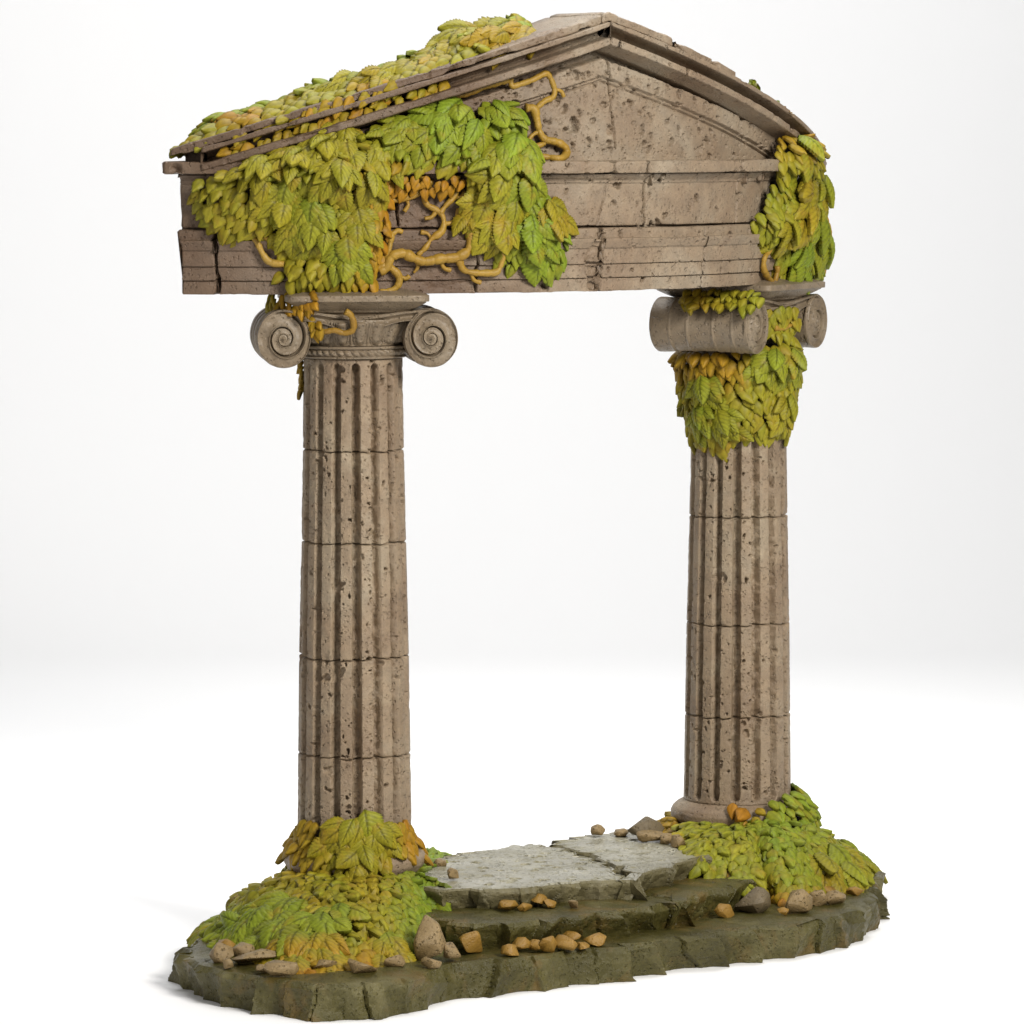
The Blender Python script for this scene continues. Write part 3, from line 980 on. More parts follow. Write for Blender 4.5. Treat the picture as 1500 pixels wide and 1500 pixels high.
def put(L, S, u, v, ang, size, g, o, tilt=20, lift=0.0, big=False, wr=1.0, jit=1.0, otip=None, roll=0.0, stand=0.0):
    P, n, du, dv = S.frame(u, v)
    if stand:
        # leaves that hang rather than lie: turn their faces outwards
        h = dv * np.array([1, 1, 0]); h /= np.linalg.norm(h) + 1e-9
        n = n * (1 - stand) + h * stand; n /= np.linalg.norm(n)
        dv = dv - n * np.dot(dv, n); dv /= np.linalg.norm(dv) + 1e-9
    a = math.radians(ang)
    t = dv * math.cos(a) + du * math.sin(a)
    t = t - n * np.dot(t, n); t /= np.linalg.norm(t) + 1e-9
    al = math.radians(tilt + jit * rng.normal(0, 5))
    t2, n2 = rot_tip(t, n, al)
    b = np.cross(t2, n2); rl = math.radians(roll + jit * rng.normal(0, 9))
    n2 = n2 * math.cos(rl) + b * math.sin(rl)
    tm = BIG[rng.integers(len(BIG))] if big else SMALL[rng.integers(4)]
    c = tint(g + rng.normal(0, .10), o + rng.normal(0, .10))
    ct = tint(g + rng.normal(0, .05), (o if otip is None else otip))
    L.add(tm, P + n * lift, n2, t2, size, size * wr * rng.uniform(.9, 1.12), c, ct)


def fill(L, S, u0, u1, v0, v1, su, sv, size, mask, ang, go, tilt=24, jit=1.0, wr=1.0, stand=0.0):
    """rows of small overlapping leaves; ang(x, y) in degrees from the flow, go(x, y) -> (green, orange)"""
    rows = np.arange(v0, v1, sv)
    for r, v in enumerate(rows[::-1]):
        us = np.arange(u0 + (r % 2) * su / 2, u1, su)
        us = us + rng.uniform(-.22, .22, len(us)) * su; vs = v + rng.uniform(-.25, .25, len(us)) * sv
        if len(us) == 0: continue
        x, y = proj(S.f(us, vs))
        ok = mask(x, y, us, vs)
        for u, vv, xx, yy, k in zip(us, vs, x, y, ok):
            if not k: continue
            g, o = go(xx, yy)
            put(L, S, u, vv, ang(xx, yy) + rng.normal(0, 13) * jit, size * rng.uniform(.78, 1.25), g, o, tilt, .0, wr=wr, stand=stand)


FAN = [(1.05, 0, 1.0, .00), (.86, -24, .9, .015), (.86, 24, .9, .015), (.52, -12, .95, .035), (.52, 14, .95, .035), (.22, -50, .85, .03), (.22, 50, .85, .03), (.20, -27, .95, .055), (.18, 27, .95, .06), (.0, 1, 1.0, .09)]


def spray(name, parent, S, u, v, ang, L, g, o, lift=.06, scale=1.0, pat=FAN, drop=(), tilt=14, otip=None, stand=0.0, vmax=1e9):
    lv = Leaves()
    P, n, du, dv = S.frame(u, v)
    mu = np.linalg.norm(S.f(np.array([u + .02]), np.array([v]))[0] - P) / .02
    mv = np.linalg.norm(S.f(np.array([u]), np.array([v + .02]))[0] - P) / .02
    for k, (off, da, sz, lf) in enumerate(pat):
        if k in drop: continue
        a = math.radians(ang + da * .8)
        uu = u + math.sin(a) * off * L / max(mu, .2); vv = v + math.cos(a) * off * L / max(mv, .2)
        if vv > vmax: continue
        put(lv, S, uu, vv, ang + da + rng.normal(0, 5), L * sz * rng.uniform(.92, 1.1), g + (.15 if k == len(pat) - 1 else 0), o, tilt + lf * 60, lift + lf * L * 1.6, big=True, wr=1.12, jit=.7,
            otip=otip, roll=-da * .12, stand=stand)
    return lv.build(name, parent)


def tube(name, parent, pts, r, mat=None, seed=0, taper_=.0, nseg=12):
    """knobbly stem through 3-D points"""
    P = np.array(pts, float)
    # Catmull-Rom
    Q = [P[0] * 2 - P[1], *P, P[-1] * 2 - P[-2]]
    out = []
    for i in range(1, len(Q) - 2):
        p0, p1, p2, p3 = Q[i - 1], Q[i], Q[i + 1], Q[i + 2]
        k = max(3, int(np.linalg.norm(p2 - p1) / .018))
        for s in np.arange(k) / k:
            out.append(.5 * ((2 * p1) + (p2 - p0) * s + (2 * p0 - 5 * p1 + 4 * p2 - p3) * s * s + (3 * p1 - p0 - 3 * p2 + p3) * s ** 3))
    out.append(P[-1]); out = np.array(out)
    n = len(out)
    tg = np.gradient(out, axis=0); tg /= np.linalg.norm(tg, axis=1, keepdims=True) + 1e-9
    ref = np.array([.3, .2, 1.0]); V = []
    s = np.arange(n) * .018
    rad = r * (1 + .22 * vnoise(s * 5, 0, 0, seed) - .20 * np.exp(-((((s / .16) + .3 * vnoise(s * 2, 0, 1, seed)) % 1 - .5) / .10) ** 2) + .16 * vnoise(s * 14, 0, 3, seed))
    rad = rad * (1 - taper_ * np.linspace(0, 1, n))
    a0 = np.cross(tg[0], ref); a0 /= np.linalg.norm(a0)
    th = np.linspace(0, 2 * PI, nseg, endpoint=False)
    for i in range(n):
        a0 = a0 - tg[i] * np.dot(a0, tg[i]); a0 /= np.linalg.norm(a0) + 1e-9
        b0 = np.cross(tg[i], a0)
        V.append(out[i] + rad[i] * (np.cos(th)[:, None] * a0 + np.sin(th)[:, None] * b0))
    V = np.array(V).reshape(-1, 3)
    Fc = grid_faces(n, nseg, wrap_m=True).tolist()
    Fc += [list(range(nseg)), [(n - 1) * nseg + q for q in range(nseg)][::-1]]
    return make_mesh(name, V, Fc, mat or STEM, parent)


def wall_r(z):
    """front of the entablature at height z"""
    return np.interp(z, [9.3, 10.02, 10.5, 10.8, 10.99, 11.0, 11.18, 11.25, 12.6], [7.71, 7.79, 7.72, 7.71, 7.82, 7.95, 7.95, 7.66, 7.64])


def leaf_r(z):
    """gentler envelope of the front that leaves drape over"""
    return np.interp(z, [9.3, 9.9, 10.25, 10.5, 10.75, 11.0, 11.15, 11.45, 11.9, 12.6], [7.71, 7.76, 7.80, 7.78, 7.82, 7.93, 7.93, 7.79, 7.68, 7.64])


def wall_surf(poly, B, r_add=0.0, soft=.22, base=0.0, fb=None):
    def f(u, v):
        z = -v
        r = leaf_r(z) + r_add
        P = pol(r, np.degrees(u / 7.7), z)
        x, y = proj(P)
        d = poly_dist(x, y, poly) / 103.0
        ins = in_poly(x, y, poly)
        b = np.where(ins, B * (1 - np.exp(-d / soft)), 0) + base
        b = b * (1 + .35 * vnoise(u * 2.2, v * 2.2, 3, 5))
        return pol(r + b, np.degrees(u / 7.7), z)
    return Surf(f)


def wall_uv(x, y, r=7.75):
    a, z = on_cyl(x, y, r)
    return math.radians(a) * 7.7, -z


def poly_mask(poly):
    return lambda x, y, u, v: in_poly(x, y, poly)


def new_ivy(label, P, group=None):
    e = empty('ivy', tuple(float(q) for q in P))
    return tag(e, label, 'ivy', group)


class Shift:
    """parent children to an Empty away from the origin while their meshes stay in world coordinates"""
    def __init__(s, e): s.e = e


def settle(e):
    for c in e.children: c.location = -e.location


def clamp01(x): return max(0.0, min(1.0, x))


def col_surf(cx, cy, rfun, poly=None, B=0.0, soft=.18):
    """upright cylinder round a column axis; u = arc at radius 1, v = -z"""
    def f(u, v):
        z = -v; r = rfun(z)
        P = np.stack([cx + r * np.sin(u), cy - r * np.cos(u), z + 0 * u], -1)
        if poly is None: return P
        x, y = proj(P)
        d = poly_dist(x, y, poly) / 103.0
        b = np.where(in_poly(x, y, poly), B * (1 - np.exp(-d / soft)), 0)
        b = b * (1 + .3 * vnoise(u * 3, v * 3, 3, 6))
        r = r + b
        return np.stack([cx + r * np.sin(u), cy - r * np.cos(u), z + 0 * u], -1)
    return Surf(f)


def col_uv(cx, cy, x, y, r):
    a, z = on_cyl(x, y, r, cx, cy)
    return math.radians(a), -z


# --- ivy on the left half of the gable ------------------------------------------------
iv = new_ivy('broad ivy with hanging sprays and ochre stems over the left half of the gable front', pol(7.75, 5, 10.4))
W1 = [(283, 285), (288, 262), (310, 252), (345, 248), (375, 240), (420, 222), (470, 204), (545, 182), (553, 215), (560, 250), (566, 300), (572, 335), (562, 385), (548, 425), (505, 430), (470, 428), (450, 440), (425, 432), (414, 418),
      (412, 395), (425, 375), (415, 362), (395, 345), (370, 348), (345, 350), (325, 346), (308, 330), (294, 312)]
W2 = [(545, 182), (600, 170), (690, 146), (720, 150), (745, 152), (775, 168), (768, 190), (740, 208), (700, 218), (693, 240), (640, 240), (606, 240), (590, 252), (560, 252), (548, 215)]
W3 = [(553, 256), (690, 256), (684, 270), (655, 283), (640, 276), (610, 282), (575, 285), (556, 300)]
W4 = [(690, 225), (755, 196), (785, 228), (784, 262), (803, 282), (829, 340), (828, 382), (797, 410), (770, 388), (742, 393), (718, 362), (700, 345), (672, 322), (684, 290)]
S1, S2, S3, S4 = wall_surf(W1, .26), wall_surf(W2, .22), wall_surf(W3, .06), wall_surf(W4, .20)
fo = Leaves()


def box_uv(poly, r=7.75):
    q = np.array([wall_uv(x, y, r) for x, y in poly])
    return q[:, 0].min() - .1, q[:, 0].max() + .1, q[:, 1].min() - .1, q[:, 1].max() + .1


def go1(x, y):
    o = clamp01((x - 505) / 60) * .9 * clamp01((y - 240) / 40) + .5 * clamp01((y - 395) / 40) + .35 * clamp01((300 - x) / 15)
    g = .28 + .25 * vnoise(x / 60, y / 60, 1, 3)
    return float(g), float(clamp01(o + .15 * vnoise(x / 40, y / 40, 5, 4)))


def ang1(x, y): return -28 + 34 * clamp01((x - 400) / 130) if y < 380 else -8


fill(fo, S1, *box_uv(W1), .150, .105, .245, poly_mask(W1), ang1, go1)


def go2(x, y):
    g = .45 + .45 * clamp01((x - 560) / 120) + .2 * vnoise(x / 40, y / 40, 1, 9)
    o = .55 * clamp01((y - 222) / 22) + .35 * clamp01((600 - x) / 40) * clamp01((y - 200) / 20)
    return float(g), float(clamp01(o))


fill(fo, S2, *box_uv(W2), .150, .105, .245, poly_mask(W2), lambda x, y: -34 if x < 700 else 22, go2)
fill(fo, S3, *box_uv(W3), .13, .09, .18, poly_mask(W3), lambda x, y: -12, lambda x, y: (.0, .85))
fill(fo, S4, *box_uv(W4), .150, .105, .235, poly_mask(W4), lambda x, y: -14 + 30 * clamp01((x - 730) / 70), lambda x, y: (.45 + .4 * clamp01((x - 720) / 80), .25 * clamp01((740 - x) / 40)))
fo.build('foliage', iv)
# the large sprays: image point of the stalk, direction, leaf length (px), green, orange
for S, x, y, an, L, g, o, drop in (
        (S1, 508, 180, -14, 46, .25, .05, ()), (S1, 395, 235, -26, 44, .22, .05, (0,)), (S1, 440, 222, -30, 44, .22, .05, (0,)), (S1, 480, 204, -34, 44, .25, .05, (2, 0)),
        (S1, 425, 262, -20, 46, .25, .05, (0, 5)), (S1, 545, 205, 10, 44, .28, .08, (5, 0)), (S1, 500, 238, -20, 44, .3, .05, (0,)), (S1, 535, 250, 4, 42, .25, .1, (0, 5)),
        (S1, 462, 286, -12, 48, .5, .02, (0,)), (S1, 440, 318, -28, 40, .3, .05, (0, 2)), (S1, 478, 330, -24, 40, .35, .05, (0, 2)), (S1, 520, 300, 6, 40, .3, .1, (0,)), (S1, 506, 342, 4, 44, .55, .02, (0,)),
        (S2, 676, 150, -42, 50, .85, 0, (0,)), (S2, 655, 168, -40, 50, .8, 0, (0, 2)), (S2, 692, 178, -20, 46, .75, 0, (0,)), (S2, 722, 152, 20, 38, .8, .0, (0, 1)), (S2, 600, 178, -46, 40, .6, .05, (0,)), (S2, 628, 192, -44, 40, .6, .05, (0, 2)),
        (S4, 768, 315, 14, 48, .85, .0, ()), (S4, 730, 318, -26, 44, .5, .18, (0, 2)), (S4, 790, 292, 26, 42, .6, .35, (0, 1)), (S4, 742, 286, -16, 46, .5, .15, (0, 2)), (S4, 708, 290, -30, 42, .4, .25, (0, 2)),
        (S4, 728, 250, -30, 50, .5, .15, (0, 2)), (S4, 755, 252, -2, 50, .75, .05, (0, 1)), (S4, 735, 212, -24, 48, .65, .1, (0, 2)), (S4, 752, 200, -8, 52, .85, .05, (0, 1))):
    u, v = wall_uv(x, y)
    spray('leaf_spray', iv, S, u, v, an, L / 100.0, g, o, lift=.03, drop=drop)


def wstem(parent, pts, rpx, seed, r_add=.03, cx=None, cy=None, rr=None):
    P = []
    for x, y in pts:
        if cx is None:
            a, z = on_cyl(x, y, 7.75)
            r = float(wall_r(z)) + r_add
            a, z = on_cyl(x, y, r)
            P.append(pol(r, a, z))
        else:
            a, z = on_cyl(x, y, rr, cx, cy)
            aa = math.radians(a); P.append((cx + rr * math.sin(aa), cy - rr * math.cos(aa), z))
    return tube('stem', parent, P, rpx / 103.0, seed=seed)


wstem(iv, [(556, 398), (566, 392), (574, 376), (590, 371), (606, 378), (622, 383), (645, 379), (668, 377), (684, 368), (690, 352), (690, 330)], 7.2, 1, .06)
wstem(iv, [(612, 374), (624, 362), (632, 350), (646, 340), (650, 328), (648, 316), (640, 308), (626, 300), (622, 290), (628, 278), (630, 264)], 4.6, 2, .03)
wstem(iv, [(645, 312), (654, 300), (664, 290), (669, 276), (670, 258)], 4.6, 3, .03)
wstem(iv, [(566, 385), (570, 366), (572, 345), (560, 330), (556, 322), (563, 308), (564, 294), (572, 282), (588, 276), (600, 268)], 4.8, 4, .03)
wstem(iv, [(563, 292), (578, 293), (594, 290), (610, 284), (617, 270), (620, 258)], 4.6, 5, .03)
wstem(iv, [(566, 388), (576, 395), (584, 404), (584, 416), (574, 425), (556, 427)], 4.8, 6, .03)
wstem(iv, [(538, 396), (552, 393), (566, 388)], 5, 7, .05)
wstem(iv, [(672, 380), (678, 394), (690, 399), (710, 400), (728, 398), (735, 384), (737, 370)], 4.6, 8, .03)
wstem(iv, [(355, 340), (368, 346), (377, 356), (385, 372), (396, 384), (416, 387)], 4.6, 9, .03)
wstem(iv, [(380, 335), (386, 346), (398, 353)], 3.8, 10, .03)
wstem(iv, [(770, 158), (782, 160), (786, 175), (790, 192), (798, 204), (815, 208), (828, 216), (829, 226), (820, 232), (800, 230), (782, 230)], 5.6, 11, .03)
wstem(iv, [(776, 216), (790, 213), (798, 210)], 3.6, 12, .03)
wstem(iv, [(786, 158), (798, 148), (810, 142), (812, 130), (805, 112), (798, 108), (780, 117), (760, 124), (750, 126), (748, 116)], 4.2, 13, .02)
wstem(iv, [(745, 118), (720, 124), (690, 136), (665, 142)], 4.2, 14, .02)

for k, (pts, rp) in enumerate((([(572, 345), (582, 338), (590, 340)], 3.2), ([(650, 328), (662, 326), (668, 318), (672, 306)], 3.2), ([(632, 350), (626, 342), (616, 340)], 2.8), ([(556, 322), (546, 316), (540, 322)], 3.4),
                               ([(563, 308), (552, 300), (548, 288)], 3.2), ([(594, 290), (598, 300), (592, 310)], 2.8), ([(606, 378), (612, 390), (606, 400)], 3.0), ([(645, 379), (650, 392), (660, 396)], 3.0),
                               ([(640, 308), (632, 318), (622, 320)], 2.8), ([(664, 290), (676, 288), (682, 280)], 3.0), ([(584, 404), (594, 408), (600, 404)], 2.8), ([(690, 399), (694, 410), (704, 414)], 2.8),
                               ([(790, 192), (780, 198), (774, 206)], 3.2), ([(812, 130), (822, 134), (826, 142)], 2.6))):
    wstem(iv, pts, rp, 60 + k, .015)

# --- ivy along the left roof slope ----------------------------------------------------
iv2 = new_ivy('long green and orange ivy sprawling over the top of the left roof slope', pol(7.2, 8, 12.0))


def roof_f(u, v):
    # u: arc up the slope (at radius 7), v: distance outwards from the back edge
    psi = np.degrees(u / 7.0); r = 6.25 + v
    lim = np.where(psi > 20, 1.45 - (psi - 20) * .085, 1.45); q = np.clip(v / lim, 0, 1)
    b = .21 * np.sin(PI * np.clip(q * .94 + .06, 0, 1)) ** .8 * (1 + .6 * vnoise(u * 1.25, 3.0, 0, 77) + .35 * vnoise(u * 2.8, v * 2.8, 0, 78))
    b = b * (q < 1)
    b = b * np.clip((psi + 12.6) / 2.4, .1, 1) * np.clip((31 - psi) / 2.5, 0, 1)
    return pol(r, psi, z_lip(psi) + .44 + b)


SR = Surf(roof_f)
fo = Leaves()
uu = np.radians(np.linspace(-11.2, 30, 120)) * 7; vv = np.linspace(0, 1, 24)
LIM = np.where(np.degrees(uu / 7) > 20, 1.45 - (np.degrees(uu / 7) - 20) * .085, 1.45)
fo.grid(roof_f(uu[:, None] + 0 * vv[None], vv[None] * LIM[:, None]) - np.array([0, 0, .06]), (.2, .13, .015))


def roof_mask(x, y, u, v):
    psi = np.degrees(u / 7.0)
    lim = 1.45 + .12 * vnoise(u * 3, 0, 0, 5)
    lim = np.where(psi > 20, lim - (psi - 20) * .085, lim)
    return (psi > -11.5) & (psi < 30.3) & (v > .02) & (v < lim)


fill(fo, SR, math.radians(-11.4) * 7, math.radians(30.5) * 7, .02, 1.6, .15, .12, .27, roof_mask, lambda x, y: -52 + 0 * x,
     lambda x, y: (.25, .7 * clamp01(.15 + 1.5 * float(vnoise(x / 70, y / 40, 0, 3)))), tilt=22, stand=.45)
# back half is greener: second pass along the crest
fill(fo, SR, math.radians(-10.5) * 7, math.radians(30.5) * 7, .0, .75, .15, .12, .28, roof_mask, lambda x, y: -62 + 0 * x, lambda x, y: (.7, .0), tilt=22, stand=.3)


def gap_surf(r, dz):
    return Surf(lambda u, v: pol(r + .05 * vnoise(u * 3, 1, 2, 8), np.degrees(u / 7.7), z_lip(np.degrees(u / 7.7)) + dz - v))


for r, dz, pa, pb, sd in ((7.80, .22, -5.5, 17.5, 1), (7.82, .16, -5.0, 16.5, 2), (7.84, .40, -7.0, 10.5, 3), (7.86, .36, -5.0, 12.0, 4)):
    G = gap_surf(r, dz)
    for a in np.arange(pa, pb, 1.15):
        if vnoise(a * .35, sd * 3.3, 0, 4) < -.38: continue
        put(fo, G, math.radians(a + rng.uniform(-.4, .4)) * 7.7, rng.uniform(-.02, .03), -62 + rng.normal(0, 14), rng.uniform(.17, .24), .15, rng.uniform(.1, .75), 26, .0)
fo.build('foliage', iv2)
for ps, v, an, L, g, o in ((13.5, .95, -62, .46, .35, .15), (16.5, .75, -62, .44, .35, .1), (8.5, .75, -65, .42, .35, .1), (11, 1.05, -60, .38, .25, .25), (23.0, .5, -70, .50, .55, .2), (26.8, .45, -72, .50, .5, .25),
                           (24.2, .95, -60, .42, .2, .4), (28.0, .8, -60, .44, .25, .45), (20.0, .55, -65, .42, .45, .2)):
    spray('leaf_spray', iv2, SR, math.radians(ps) * 7, v, an + 8, L * 1.1, g, o, lift=.04, drop=(0, 5, 6), tilt=16, stand=.5)

# --- ivy on the right corner ----------------------------------------------------------
iv3 = new_ivy('yellow green ivy hanging down the right corner of the gable from eave to architrave', pol(7.75, 70, 10.4))
W5 = [(1126, 190), (1165, 197), (1192, 208), (1201, 250), (1206, 330), (1202, 400), (1186, 412), (1152, 414), (1142, 400), (1140, 362), (1118, 356), (1106, 325), (1102, 316), (1125, 272), (1150, 255), (1146, 240), (1130, 212)]
S5 = wall_surf(W5, .22, soft=.16)
fo = Leaves()
u0, u1, v0, v1 = box_uv([(1126, 190), (1185, 210), (1102, 316), (1142, 412)])
fill(fo, S5, u0, math.radians(84) * 7.7, v0 - .1, v1 + .1, .135, .10, .24, lambda x, y, u, v: in_poly(x, y, W5) & ~((u > math.radians(79) * 7.7) & (v < -10.9)), lambda x, y: -6,
     lambda x, y: (.45 + .3 * clamp01((y - 330) / 60) + .2 * float(vnoise(x / 30, y / 30, 0, 2)), .55 * clamp01((235 - y) / 45) + .1))
for x, y in ((1105, 128), (1100, 124), (1112, 133), (1132, 147), (1140, 149), (1148, 152)):
    pass


def roof_r(u, v):
    psi = np.degrees(u / 7.7)
    return pol(7.74 - v * .2, psi, z_lip(psi) + .33 + .03 * vnoise(u * 4, 0, 0, 3) + v)


SRR = Surf(roof_r)
for a in np.arange(55.5, 79, .95):
    for q in (0, .09):
        if a < 66 and vnoise(a * .5, 1, 0, 12) < .05: continue
        put(fo, SRR, math.radians(a + rng.uniform(-.4, .4)) * 7.7, .02 + q, 70 + rng.normal(0, 15), rng.uniform(.17, .25), .7 if a < 66 else .15, .05 if a < 66 else rng.uniform(.5, .95), 24, 0)
fo.build('foliage', iv3)
for x, y, an, L, g, o, drop in ((1150, 205, -8, 50, .5, .08, (0, 1, 2, 4, 5, 6, 7, 8)), (1160, 262, -34, 62, .3, .22, (2,)), (1178, 255, 4, 50, .5, .05, (0,)), (1172, 312, -4, 54, .6, .03, (0,)), (1186, 335, 6, 54, .6, .03, (0,)), (1134, 322, -8, 40, .35, .15, (0, 2)),
                                (1160, 352, 0, 46, .75, .0, (0,))):
    u, v = wall_uv(x, y)
    spray('leaf_spray', iv3, S5, u, v, an, L / 97.0, g, o, lift=.03, drop=drop)
wstem(iv3, [(1130, 352), (1128, 366), (1120, 378), (1119, 394), (1126, 408), (1134, 413), (1138, 402), (1139, 390)], 4.4, 31)


def edge_stem(pts, rpx, seed):
    P = [pol(r, a, z) for a, r, z in pts]
    tube('stem', iv3, P, rpx / 97.0, seed=seed)


edge_stem([(83, 7.78, 11.0), (84, 7.74, 10.85), (85, 7.80, 10.65), (83.5, 7.84, 10.45), (84.5, 7.90, 10.25), (84, 7.97, 10.0), (83, 7.92, 9.86), (82, 7.8, 9.8)], 4.2, 33)
edge_stem([(80, 7.78, 9.75), (82, 7.84, 9.62), (83.5, 7.88, 9.48), (84, 7.82, 9.35), (82, 7.74, 9.28)], 4.0, 34)

# --- ivy round the head of the right column ------------------------------------------
iv4 = new_ivy('olive ivy collar wrapped round the neck of the right column under its scrolled capital', (CRX, CRY, 8.0))
NK = [(986, 512), (1050, 505), (1100, 512), (1120, 500), (1167, 500), (1172, 540), (1167, 572), (1158, 602), (1152, 630), (1110, 634), (1082, 637), (1066, 654), (1046, 656), (1030, 642), (1014, 640), (1003, 610), (994, 570)]
SN = col_surf(CRX, CRY, lambda z: .72 + .15 * np.clip((z - 7.2) / 1.1, 0, 1), NK, .12)


def nk_mask(x, y, u, v):
    ins = in_poly(x, y, NK)
    back = np.cos(u - .05) < .05
    return np.where(back, (-v > 7.55 + .25 * vnoise(u * 2, 0, 0, 2)) & (-v < 8.42), ins)


fo = Leaves()
fill(fo, SN, -PI, PI, -8.46, -6.9, .175, .105, .25, nk_mask, lambda x, y: 16 * clamp01((1080 - x) / 60) - 10 * clamp01((x - 1110) / 50),
     lambda x, y: (.22 + .2 * float(vnoise(x / 40, y / 40, 0, 7)), .55 * clamp01((575 - y) / 50) * clamp01((1105 - x) / 30) + .05))
# leaves over the flank of the bolster and between the scrolls
TXR, NXR, _ = cap_frame(61.0)


def drape(u, v):
    z = -v
    return np.array([CRX, CRY, 0]) - TXR * (1.05 + np.clip(9.36 - z, 0, 1) * 1.15)[:, None] + NXR * u[:, None] + np.array([0, 0, 1.0]) * z[:, None]


SA = Surf(drape)
PA = [(985, 423), (1135, 418), (1150, 424), (1140, 440), (1100, 446), (1060, 444), (1032, 454), (1004, 446), (992, 436)]
fill(fo, SA, -1.0, 1.0, -9.36, -9.02, .125, .085, .22, poly_mask(PA), lambda x, y: 14, lambda x, y: (.25 + .35 * clamp01((x - 1080) / 50), .3 * clamp01((1080 - x) / 50)))
PB = [(1122, 445), (1166, 440), (1168, 470), (1160, 492), (1130, 494), (1124, 470)]
SB = col_surf(CRX, CRY, lambda z: .93 + .12 * np.clip((z - 8.7) / .4, 0, 1))
fill(fo, SB, -.5, 1.6, -9.1, -8.55, .12, .09, .2, poly_mask(PB), lambda x, y: 0, lambda x, y: (.45, .15))
fo.build('foliage', iv4)
for x, y, an, L, g, o, drop in ((1128, 512, -24, 46, .55, .0, (0, 2)), (1148, 512, 6, 44, .5, .05, (0,)), (1036, 548, 12, 46, .45, .03, (0, 1)), (1026, 590, 14, 44, .55, .02, (0,)), (1052, 598, 20, 44, .45, .05, (0, 1)), (1150, 575, -6, 42, .35, .12, (0, 2))):
    u, v = col_uv(CRX, CRY, x, y, .85)
    spray('leaf_spray', iv4, SN, u, v, an, L * .9 / 98.0, g, o, lift=.03, drop=drop)
wstem(iv4, [(1164, 466), (1158, 476), (1146, 481), (1134, 480)], 4, 41, 0, CRX, CRY, .95)

# --- small ivy on the left capital ----------------------------------------------------
iv5 = new_ivy('small orange ivy tuft with a bent stem on the scrolled capital of the left column', (CLX, CLY, 9.2))
PC = [(380, 428), (452, 428), (462, 446), (452, 456), (418, 452), (392, 458), (381, 446)]
SC = col_surf(CLX, CLY, lambda z: 1.16 + 0 * z)
fo = Leaves()
fill(fo, SC, -PI * .55, .3, -9.36, -9.0, .12, .085, .2, poly_mask(PC), lambda x, y: 30, lambda x, y: (.25 * clamp01((410 - x) / 20), .75 * clamp01((x - 392) / 25)))
PD = [(452, 452), (468, 455), (472, 486), (458, 490), (452, 475)]
fill(fo, col_surf(CLX, CLY, lambda z: .99 + 0 * z), -1.2, 0, -9.15, -8.6, .10, .08, .17, poly_mask(PD), lambda x, y: 10, lambda x, y: (.2, .6))
# a few leaves behind the shaft
PE = [(437, 530), (446, 530), (447, 572), (441, 560)]
for zz in np.arange(8.05, 8.48, .07):
    put(fo, col_surf(CLX, CLY, lambda z: .72 + 0 * z), -1.62 + rng.uniform(-.1, .1), -zz, 0, .2, .2, .5, 22)
fo.build('foliage', iv5)
P = []
for x, y, rr in ((506, 456, .98), (514, 462, .95), (518, 474, .92), (516, 484, .90), (504, 488, .90), (490, 484, .92), (474, 486, .95), (460, 484, .98)):
    a, z = on_cyl(x, y, rr, CLX, CLY); aa = math.radians(a); P.append((CLX + rr * math.sin(aa), CLY - rr * math.cos(aa), z))
tube('stem', iv5, P, 4.6 / 103, seed=51)


# --- ivy mounds at the column feet ----------------------------------------------------
def mound(cx, cy, outline, ztop, r_in, p0=.75, p1=2.0):
    """outline: (x px, y px, z) points on the ground; missing directions get r_back"""
    pts = []
    for x, y, z in outline:
        q = on_plane(x, y, z); dx, dy = q[0] - cx, q[1] - cy
        pts.append((math.atan2(dx, -dy), math.hypot(dx, dy), z))
    pts.sort()
    A = np.array([q[0] for q in pts]); Rr = np.array([q[1] for q in pts]); Zz = np.array([q[2] for q in pts])
    A = np.concatenate([A - 2 * PI, A, A + 2 * PI]); Rr = np.tile(Rr, 3); Zz = np.tile(Zz, 3)

    def f(u, v):
        a = u + 0 * v; q = v + 0 * u
        R1 = np.interp(a, A, Rr); z1 = np.interp(a, A, Zz)
        r = r_in + (R1 - r_in) * q
        p = p0 + (p1 - p0) * np.clip(np.cos(a), 0, 1) ** 1.5
        lob = 1 + .10 * vnoise(np.sin(a) * 2.2, np.cos(a) * 2.2, q * 2, 12)
        z = z1 - .03 + (ztop + .10 * np.clip(np.cos(a), 0, 1) - z1) * (1 - np.clip(q, 0, 1) ** p) * np.where(q > .02, lob, 1)
        z = z + .05 * fbm(r * np.sin(a) * 1.6, r * np.cos(a) * 1.6, 0, 13, 3) * np.clip(q * 4, 0, 1) * np.clip((1 - q) * 4, 0, 1)
        z = np.where(q > 1, z1 - .03 - (q - 1) * 1.0, z)
        return np.stack([cx + r * np.sin(a), cy - r * np.cos(a), z], -1)
    return Surf(f, .01)


